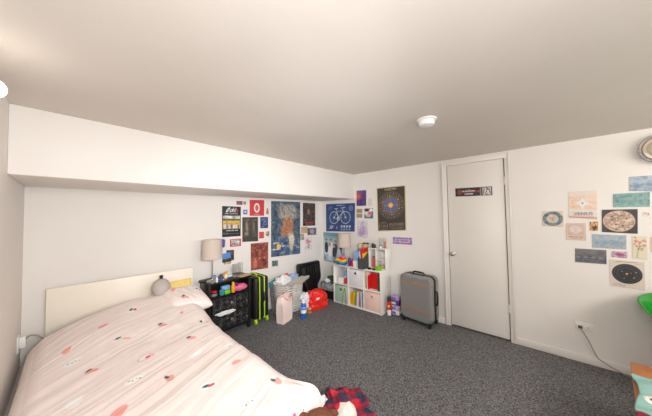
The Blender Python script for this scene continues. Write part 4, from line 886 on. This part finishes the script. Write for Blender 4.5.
def fbin(name, label, col, row, m, extra):
    t = thing(name, label, 'fabric bin', S_(CX[col], -.008, (Z0, Z1)[row]), SRZ); t.scale = (KX, KY, 1)
    MB().box((0, 0, .13), (.272, .262, .26), .008).build('bin_body', m, t)
    extra(t); return t
def hole(t):
    MB().lathe([(.021, 0), (.023, .003), (.014, .003), (.013, 0)], (-.0, -.131, .205), 20, 0, Matrix.Rotation(R(90), 4, 'X'), cap=False).build('grommet', 'chrome', t)
    MB().cyl((0, -.1305, .205), .0135, .002, 18, m4=Matrix.Rotation(R(90), 4, 'X')).build('grommet_hole', 'blackmatte', t)
def mint_x(t):
    hole(t)
    MB().tube([(.075, -.134, .235), (.05, -.142, .13), (.03, -.146, .0), (.022, -.148, -.02)], .005).tube([(.085, -.134, .235), (.105, -.142, .13), (.115, -.146, .0), (.10, -.148, -.02)], .005).build('cord_loop', 'jute', t)
fbin('mint_bin', 'mint green fabric bin with brown cord, bottom left cube', 0, 0, 'mint', mint_x)
def grid_mat():
    m = mat('white_check_fabric', (232, 230, 230), .9); nt = m.node_tree; tc = nt.nodes['Texture Coordinate']
    br = nt.nodes.new('ShaderNodeTexBrick'); br.inputs['Scale'].default_value = 30; br.offset = 0; br.inputs['Mortar Size'].default_value = .03; br.inputs['Brick Width'].default_value = .7; br.inputs['Row Height'].default_value = .7
    for k, c in (('Color1', (234, 232, 232)), ('Color2', (230, 228, 230)), ('Mortar', (188, 188, 194))): br.inputs[k].default_value = (*lin(c), 1)
    mp = nt.nodes.new('ShaderNodeMapping'); mp.inputs['Rotation'].default_value = (R(90), 0, 0); nt.links.new(tc.outputs['Object'], mp.inputs['Vector']); nt.links.new(mp.outputs['Vector'], br.inputs['Vector']); nt.links.new(br.outputs['Color'], nt.nodes['Principled BSDF'].inputs['Base Color']); return m
M['check'] = grid_mat()
fbin('white_bin', 'white checked fabric bin, top middle cube', 1, 1, 'check', hole)
def ring(t):
    MB().lathe([(.018, 0), (.023, .003), (.018, .006), (.013, .003), (.018, 0)], (0, -.131, .205), 20, 0, Matrix.Rotation(R(90), 4, 'X'), cap=False).build('grommet', 'chrome', t)
    MB().cyl((.006, -.1305, .205), .012, .002, 18, m4=Matrix.Rotation(R(90), 4, 'X')).build('grommet_hole', 'dgrey', t)
fbin('pink_bin', 'blush pink fabric bin with ring, bottom right cube', 2, 0, 'pinkbin', ring)
def book(x, w, h, d, m, row, label, tilt=0, name='book', y=-.02, group=None):
    t = thing(name, label, 'book', S_(x, y, (Z0, Z1)[row]), SRZ, group); t.scale = (KX, 1, 1)
    rt = Matrix.Rotation(R(tilt), 4, 'Y')
    dz = abs(math.sin(R(tilt)))*w/2
    c = MB().box((-w/2+.0015, 0, h/2), (.003, d, h)).box((w/2-.0015, 0, h/2), (.003, d, h)).box((0, -d/2+.0015, h/2), (w, .003, h), .001)
    bmesh.ops.transform(c.bm, matrix=Matrix.Translation((0, 0, dz)) @ rt, verts=c.bm.verts); c.build('cover', m, t)
    p = MB().box((0, .003, h/2), (w-.007, d-.008, h-.008)); bmesh.ops.transform(p.bm, matrix=Matrix.Translation((0, 0, dz)) @ rt, verts=p.bm.verts); p.build('pages', 'white', t)
    return t
GBK = 'books in the bottom middle cube'
for (x, w, h, m, ti, lab) in ((-.118, .018, .17, 'yellow', 0, 'thin yellow book, leftmost in the bottom middle cube'), (-.096, .02, .19, 'amber', 3, 'amber book second from the left in the bottom middle cube'),
    (-.07, .022, .205, 'yellow', 6, 'taller yellow book leaning in the bottom middle cube'), (-.045, .016, .19, 'lgreen', 8, 'green book leaning in the bottom middle cube'), (-.022, .016, .18, 'pink', 9, 'pink book leaning in the bottom middle cube'),
    (.006, .02, .215, 'white', 5, 'white book left of the blue one in the bottom middle cube'), (.033, .02, .22, 'pinkbin', 3, 'cream pink book beside the white one in the bottom middle cube'), (.06, .016, .215, 'navy', 2, 'navy blue book in the bottom middle cube'),
    (.083, .018, .225, 'white', 0, 'tall white book right of the navy one in the bottom middle cube'), (.105, .014, .21, 'sky', 0, 'pale blue book in the bottom middle cube'), (.124, .013, .2, 'dgrey', 0, 'dark grey book, rightmost in the bottom middle cube')):
    book(x, w, h, .2, m, 0, lab, ti, 'book', -.03, GBK)
GBT = 'books in the top right cube'
book(.176, .02, .24, .22, 'tan', 1, 'tan folder at the left of the top right cube', 0, 'book', -.02, GBT)
book(.20, .018, .25, .22, 'white', 1, 'white folder left of the red book', 0, 'book', -.01, GBT)
book(.222, .018, .2, .2, 'red', 1, 'thin red spine beside the white folder', 0, 'book', -.03, GBT)
t = book(.305, .03, .235, .15, 'red', 1, 'large red book facing out in the top right cube', 0, 'book', -.06, GBT); t.rotation_euler = (0, 0, SRZ+R(80))
MB().blob((.017, 0, .12), (.002, .04, .05), .6, 7, 5).build('cover_print', 'brown', t)
book(.40, .022, .2, .2, 'dgreen', 1, 'dark green book at the right of the top right cube', 0, 'book', -.03, GBT)
book(.426, .016, .19, .2, 'blackmatte', 1, 'thin black book, rightmost in the top right cube', 0, 'book', -.03, GBT)
def sbox(n, lab, x, y, z, d, m, c='box', rz=0, bev=.003): return single(MB().box((0, 0, d[2]/2), d, bev), n, m, lab, c, S_(x, y, z), SRZ+R(rz))
sbox('blue_carton', 'light blue carton in the top left cube', -.26, -.0, Z1, (.10, .07, .17), 'sky')
sbox('white_carton', 'white carton in front in the top left cube', -.335, -.08, Z1, (.11, .06, .085), 'white', rz=-6)
bottle('red_bottle', 'small red bottle in front of the blue carton in the top left cube', S_(-.235, -.1, Z1), .02, .12, 'red', 'white', neck=.6)

# on top of the shelf
L2 = copy_thing(L1, S_(-.36, .03, SH), SRZ, 'table lamp with taupe drum shade standing on the white cube shelf')
def rainbow_plush():
    t = thing('rainbow_plush', 'rainbow striped soft toy at the left end of the shelf top', 'soft toy', S_(-.335, -.085, SH), SRZ)
    w = MB().blob((0, 0, .055), (.115, .045, .058), .12, 4, 3, 5, squash=.8); w.blob((.045, -.0, .105), (.045, .04, .042), .12, 4, 6, 4)
    o = w.build('plush_body', 'cloth', t, flat0=True, sharp=0); z = np.array([v.co.z for v in o.data.vertices]); x = np.array([v.co.x for v in o.data.vertices])
    cs = [lin(c) for c in ((70, 60, 160), (40, 120, 190), (60, 170, 80), (246, 210, 50), (240, 140, 40), (222, 50, 50), (236, 120, 160))]
    k = np.clip(((z+.012*np.sin(x*40))/.14*7).astype(int), 0, 6); setcol(o, np.array([cs[i] for i in k]))
    for s in (-1, 1): MB().blob((.045+s*.02, -.04, .11), (.006, .004, .007), sub=2).build('eye', 'blackmatte', t)
    for s in (-1, 1): MB().blob((.045+s*.03, 0, .148), (.012, .01, .016), sub=2).build('ear', 'pink', t)
rainbow_plush()
bottle('purple_bottle', 'purple bottle with green cap beside the rainbow toy', S_(-.145, -.09, SH), .024, .165, 'purple', 'green', neck=.35)
bottle('red_pump_bottle', 'red bottle with slim red neck right of the purple bottle', S_(-.085, -.09, SH), .026, .125, 'red', 'red', neck=.35)
sbox('blue_paper_box', 'pale blue and white paper box standing left of the magazine file', .00, -.085, SH, (.095, .05, .245), 'sky')
sbox('white_paper_pack', 'white paper pack at the foot of the pale blue box', .00, -.118, SH, (.098, .012, .10), 'white')
jar('wooden_jar', 'brown jar with tan lid behind the pale blue box', S_(-.03, .04, SH), .042, .35, 'mgrey', 'tan')
jar('tan_canister', 'tan canister behind the pale blue box, right of the brown jar', S_(.075, .05, SH), .042, .345, 'tan', 'tan', 'canister')
jar('amber_bottle', 'slim orange-topped bottle behind the red bottle', S_(-.10, .02, SH), .02, .21, 'tan', 'orange', 'bottle')
t = thing('magazine_file', 'charcoal magazine file holding bright folders', 'magazine file', S_(.128, -.075, SH), SRZ)
pf = [(-.11, 0), (.11, 0), (.11, .24), (.06, .24), (-.11, .16)]
for s in (-1, 1): MB().prism([(x, z) for x, z in pf], .003, Matrix.Translation((s*.045, 0, 0)) @ Matrix.Rotation(R(90), 4, 'Z'), 0).build('side_panel', 'dgrey', t)
MB().box((0, -.108, .08), (.09, .004, .16)).box((0, .108, .12), (.09, .004, .24)).box((0, 0, .002), (.09, .216, .004)).build('spine_panels', 'dgrey', t)
for i, (x, m, h, lab) in enumerate(((-.03, 'white', .255, 'white folder at the left of the magazine file'), (-.012, 'magenta', .27, 'magenta folder in the magazine file'), (.008, 'red', .285, 'bright red folder in the magazine file'), (.026, 'yellow', .22, 'yellow folder at the right of the magazine file'))):
    single(MB().box((0, 0, h/2), (.008, .18, h), .002, rot=(R(6), 0, 0)), 'folder', m, lab, 'folder', S_(.128+x, -.065, SH+.016), SRZ, 'folders in the magazine file')
# small white desk organiser with two bays
OX, OZ, OH = .335, SH, .305
t = thing('desk_organiser', 'small white two-bay organiser on the right end of the shelf top', 'organiser', S_(OX, .03, OZ), SRZ)
MB().box((.065, 0, OH-.006), (.155, .17, .012), .002).build('right_top_panel', 'whitelam', t); MB().box((-.075, 0, OH-.006), (.125, .17, .012), .002).build('left_top_panel', 'whitelam', t)
for x, h in ((-.131, OH-.012), (-.018, OH-.012), (.136, OH-.012)): MB().box((x, 0, h/2), (.012, .17, h), .002).build('upright', 'whitelam', t)
MB().box((0, .082, .12), (.26, .006, .24)).box((0, 0, .006), (.25, .16, .012)).build('back_panel', 'whitelam', t)
MB().box((.06, 0, .14), (.142, .16, .01), .001).build('bay_shelf', 'whitelam', t)
bottle('skin_tone_bottle', 'small pinkish brown bottle in the left bay of the organiser', S_(OX-.075, -.01, OZ+.0125), .022, .17, 'redcloth', 'brown', neck=.6)
jar('cream_pot', 'little cream pot in the lower right bay of the organiser', S_(OX+.06, -.01, OZ+.0125), .03, .05, 'tan', 'orange', 'pot')
jar('black_pot', 'dark pot on the left top of the organiser', S_(OX-.05, -.02, OZ+OH), .022, .055, 'dgrey', 'blackmatte', 'pot')
jar('charcoal_pot', 'second dark pot on the organiser, at the far left of its top', S_(OX-.095, -.0, OZ+OH), .02, .065, 'blackmatte', 'dgrey', 'pot')
single(MB().tube([(-.055, 0, .004), (-.03, 0, .012), (0, 0, .012), (.03, 0, .012), (.055, 0, .004)], [.007, .013, .006, .013, .007]), 'hair_clip', 'blackmatte', 'black glasses lying on top of the tan canister', 'glasses', S_(.075, .05, SH+.344), SRZ)
def tube_vase(lab, x, fill, h):
    t = thing('glass_tube', lab, 'glass tube', S_(OX+x, .01, OZ+OH), SRZ)
    MB().lathe([(0, .001), (.02, .001), (.021, h), (.019, h), (.018, .006), (0, .006)], n=20, cap=False).build('tube_wall', 'glass', t)
    if fill: MB().cyl((0, 0, .007), .0172, h*.62, 18).build('liquid', fill, t)
tube_vase('tall clear glass tube on the organiser', .04, None, .15); tube_vase('glass tube with peach liquid on the organiser', .112, 'peach', .16)
jar('white_pot', 'small white and blue pot between the glass tubes on the organiser', S_(OX+.075, -.05, OZ+OH), .018, .05, 'white', 'navy', 'pot')
t = thing('sunglasses', 'black sunglasses lying at the front edge of the shelf top', 'sunglasses', S_(.285, -.115, SH), SRZ)
for s in (-1, 1):
    MB().blob((s*.035, 0, .014), (.031, .007, .014), sub=3, squash=.8).build('lens', 'blackgloss', t)
    MB().tube([(s*.064, 0, .02), (s*.067, .05, .018), (s*.062, .1, .008)], .003).build('temple', 'blackmatte', t)
MB().tube([(-.01, 0, .02), (0, -.003, .022), (.01, 0, .02)], .003).build('bridge', 'blackmatte', t)
t = thing('green_bowl', 'bright green bowl at the front right of the shelf top', 'bowl', S_(.395, -.095, SH))
MB().lathe([(0, 0), (.038, 0), (.047, .012), (.05, .055), (.046, .055), (.043, .014), (0, .006)], n=28, cap=False).build('bowl_wall', 'lgreen', t)
sbox('orange_eraser', 'tiny orange block at the front of the shelf top below the magazine file', .10, -.128, SH, (.05, .022, .014), 'orange', 'block')

# ------------------------------------------------------------------ things between the shelf and the door
t = thing('spray_can', 'red and white spray can with black cap beside the cube shelf', 'spray can', (3.025, 1.56, 0))
MB().lathe([(.024, 0), (.027, .004), (.027, .185), (.022, .2), (.02, .203)], n=24).build('can', 'red', t)
MB().lathe([(.0274, .01), (.0274, .085)], n=24, cap=False).build('label_band', 'white', t)
MB().blob((-.022, -.004, .135), (.008, .017, .02), sub=3).build('label_emblem', 'yellow', t)
MB().lathe([(.025, .198), (.025, .245), (.02, .26), (0, .262)], n=24).build('cap', 'blackmatte', t)
for i, (z, m, lab) in enumerate(((0, 'white', 'bottom white packet of the stack left of the grey suitcase'), (.066, 'sky', 'pale lilac packet second from the bottom of the small stack'), (.132, 'purple', 'purple packet second from the top of the small stack'), (.198, 'check', 'topmost white and lilac packet of the small stack'))):
    if m == 'sky': m = mat('lilac_film', (206, 190, 222), .4)
    if m == 'check': m = mat('pale_lilac_film', (186, 160, 210), .4)
    p = thing('tissue_packet', lab, 'packet', (3.135, 1.50, z), R(-87), 'stacked packets beside the grey suitcase')
    MB().box((0, 0, .033), (.115, .1, .065), .015, segs=3).build('packet', m, p)
    MB().box((-.02, -.05, .033), (.06, .004, .035), .002).build('label_patch', mat('violet_film', (150, 110, 190), .4) if i != 2 else 'white', p)
t = thing('suitcase', 'silver grey hard suitcase with orange piping beside the door', 'suitcase', (3.105, 1.165, 0), R(-97))
W2, D2 = .42, .235
def rr(w, h, r, zc, n=8):
    p = []
    for cx, cz, a0 in ((w/2-r, h/2-r, 0), (-w/2+r, h/2-r, 90), (-w/2+r, -h/2+r, 180), (w/2-r, -h/2+r, 270)):
        p += [(cx+r*math.cos(R(a0+90*k/n)), zc+cz+r*math.sin(R(a0+90*k/n))) for k in range(n+1)]
    return p
MB().prism(rr(W2, .57, .06, .335), .112, Matrix.Translation((0, -D2/2, 0)), 0, .022).build('front_shell', 'greyshell', t)
MB().prism(rr(W2, .57, .06, .335), .10, Matrix.Translation((0, .018, 0)), 0, .022).build('back_shell', 'greyshell', t)
MB().prism(rr(W2+.008, .578, .062, .335), .048, Matrix.Translation((0, -.018, 0)), 0, .006).build('gusset', 'blackmatte', t)
for z in (.525, .19):
    MB().box((0, -D2/2-.0005, z), (W2-.05, .006, .011), .002).box((W2/2-.0, -.062, z), (.006, .075, .011), .002).box((-W2/2, -.062, z), (.006, .075, .011), .002).build('piping', 'orange', t)
MB().box((.03, -D2/2-.001, .545), (.05, .004, .008), .001).build('badge', 'chrome', t)
MB().tube([(-.075, .0, .62), (-.07, .0, .645), (-.05, .0, .652), (.05, .0, .652), (.07, .0, .645), (.075, .0, .62)], .011).build('top_handle', 'blackmatte', t)
MB().tube([(W2/2, -.0, .27), (W2/2+.028, -.0, .285), (W2/2+.032, -.0, .36), (W2/2+.028, -.0, .435), (W2/2, -.0, .45)], .011).build('side_handle', 'blackmatte', t)
MB().box((-W2/2-.006, -.01, .46), (.012, .03, .06), .004).build('latch', 'blackmatte', t)
MB().box((0, .0, .05), (W2-.07, D2-.03, .02), .008).build('base_guard', 'blackmatte', t)
for sx in (-1, 1):
    for sy in (-1, 1):
        q = MB().box((sx*.175, sy*.085, .05), (.045, .05, .035), .01).build('wheel_fork', 'blackmatte', t)
        MB().cyl((sx*.175-.011, sy*.095, .025), .025, .022, 18, bev=.004, m4=Matrix.Rotation(R(90), 4, 'Y')).build('wheel', 'wheel', q)

# ------------------------------------------------------------------ heap by the foot of the bed
def plaid(name, label, loc, d, seed, rz, sub=6):
    w = MB().blob((0, 0, d[2]*.8), d, .7, 3.4, seed, sub, squash=.9)
    o = w.build(name, 'cloth', None, loc, rz, flat0=True, sharp=0); co = np.array([v.co[:] for v in o.data.vertices])
    u, v = co[:, 0]+co[:, 2]*.5, co[:, 1]+co[:, 2]*.8; s = .055
    a = (np.abs(((u/s) % 2)-1) > .5).astype(int)+(np.abs(((v/s) % 2)-1) > .5).astype(int)
    setcol(o, np.array([lin(c) for c in ((206, 40, 56), (128, 40, 62), (52, 46, 70))])[a]); return tag(o, label, 'shirt')
plaid('plaid_shirt', 'crumpled red and navy plaid shirt on the carpet by the bed foot', (1.265, 1.03, 0), (.16, .15, .11), 4, R(-35))
single(MB().blob((0, 0, .06), (.085, .075, .065), .1, 3, 2, 5), 'round_plush', 'mattress', 'round cream plush ball on the plaid shirt', 'soft toy', (1.205, .955, .075), flat0=True)
t = thing('plush_toy', 'brown plush toy lying on the duvet at the foot corner of the bed', 'soft toy', (.83, .815, .375), R(-35)); t.scale = (.78, .78, .78)
MB().blob((0, 0, .055), (.10, .07, .055), .12, 4, 3, 5).build('body', 'brownplush', t, flat0=True)
MB().blob((-.10, .01, .06), (.05, .048, .048), .08, 5, 5, 4).build('head', 'brownplush', t)
for u in (-1, 1): MB().blob((-.10, .01+u*.045, .098), (.014, .02, .024), sub=3).build('ear', 'brownplush', t)
MB().blob((-.145, .01, .05), (.014, .02, .014), sub=3).build('muzzle', 'tan', t)
for u in (-1, 1): MB().blob((.09, u*.05, .035), (.05, .024, .026), .1, 5, 7+u, 3).build('leg', 'brownplush', t)
single(MB().blob((0, 0, .03), (.04, .03, .035), .4, 4, 6), 'printed_cloth', 'whitecloth', 'small white cloth with orange spot between the duvet corner and the plaid shirt', 'cloth', (1.13, 1.085, .16))
single(MB().blob((0, 0, .05), (.14, .09, .07), .4, 5, 12), 'pink_cloth', 'magenta', 'dark magenta cloth on the carpet beside the plaid shirt', 'clothes', (1.12, .78, 0), flat0=True)

# ------------------------------------------------------------------ bottom right corner
t = thing('wooden_bench', 'orange-brown wooden bench cut by the lower right photo corner', 'bench', (2.19, -.80, 0), R(-9))
MB().box((0, 0, .365), (.72, .80, .03), .005).build('bench_top', 'wood', t)
for s in (-1, 1): MB().box((s*.34, 0, .175), (.03, .76, .35), .004).build('end_panel', 'wood', t)
MB().box((0, 0, .12), (.65, .7, .02), .003).build('lower_shelf', 'wood', t)
def blanket():
    nx, ny = 90, 110; A, B = np.meshgrid(np.linspace(1.80, 2.33, nx), np.linspace(-1.16, -.405, ny))
    y, d = B, 0*B; z = .392+.012*(fnoise(A*9, B*9, 4))+.006*np.sin(A*40+B*12)-d
    x = A+.01*np.sin(B*20); co = np.stack([x, y+.012*np.sin(A*14), z], -1).reshape(-1, 3); base = np.array([2.19, -.8, .38])
    idx = np.arange(nx*ny).reshape(ny, nx); f = np.stack([idx[:-1, :-1], idx[:-1, 1:], idx[1:, 1:], idx[1:, :-1]], -1).reshape(-1, 4)
    me = bpy.data.meshes.new('blanket'); me.from_pydata((co-base).tolist(), [], f.tolist()); me.materials.append(M['cloth']); me.polygons.foreach_set('use_smooth', [True]*len(f))
    o = bpy.data.objects.new('blanket', me); C.objects.link(o); o.location = base; o.rotation_euler = (0, 0, R(-9))
    c = np.zeros(A.shape+(3,)); c[:] = lin((140, 180, 172))
    def el(cx, cy, rx, ry, col):
        nonlocal c
        m = np.clip(.5+(1-np.hypot((A-cx)/rx, (B-cy)/ry))/.1, 0, 1)[..., None]; c = c*(1-m)+lin(col)*m
    el(2.06, -.455, .05, .03, (238, 232, 224)); el(2.05, -.455, .016, .012, (40, 40, 46)); el(1.86, -.43, .03, .03, (120, 30, 50)); el(1.95, -.7, .05, .05, (120, 30, 50)); el(2.3, -.8, .07, .06, (238, 232, 224))
    setcol(o, c.reshape(-1, 3)); md = o.modifiers.new('thickness', 'SOLIDIFY'); md.thickness = .004; md.offset = 1
    return tag(o, 'teal blanket with white oval print lying on the wooden bench', 'blanket')
blanket()
def tub_chair():
    t = thing('tub_chair', 'glossy green plastic tub chair at the right edge of the photo', 'chair', (2.95, -.885, 0), R(0))
    n, mh = 64, 24; vs = []
    for j in range(mh):
        q = j/(mh-1)
        for i in range(n+1):
            a = R(40)+R(280)*i/n-R(0); top = .755-.16*(abs(i/n-.5)*2)**3
            z = .40+(top-.40)*q; r = .19+.10*q**1.6+.012*sm(.9, 1, q); vs.append((-r*math.cos(a)*-1*-1, r*math.sin(a), z))
    f = [(j*(n+1)+i, j*(n+1)+i+1, (j+1)*(n+1)+i+1, (j+1)*(n+1)+i) for j in range(mh-1) for i in range(n)]
    me = bpy.data.meshes.new('shell'); me.from_pydata(vs, [], f); me.materials.append(M['greenplastic']); me.polygons.foreach_set('use_smooth', [True]*len(f))
    o = bpy.data.objects.new('shell', me); C.objects.link(o); o.parent = t; o.modifiers.new('wall', 'SOLIDIFY').thickness = .008
    MB().lathe([(0, .39), (.17, .39), (.195, .405), (.19, .42), (0, .41)], n=40).build('seat', 'greenplastic', t)
    for s in (-1, 1):
        for u in (-1, 1): MB().tube([(s*.11, u*.11, .395), (s*.17, u*.17, 0)], [.016, .011]).build('leg', 'wood', t)
tub_chair()
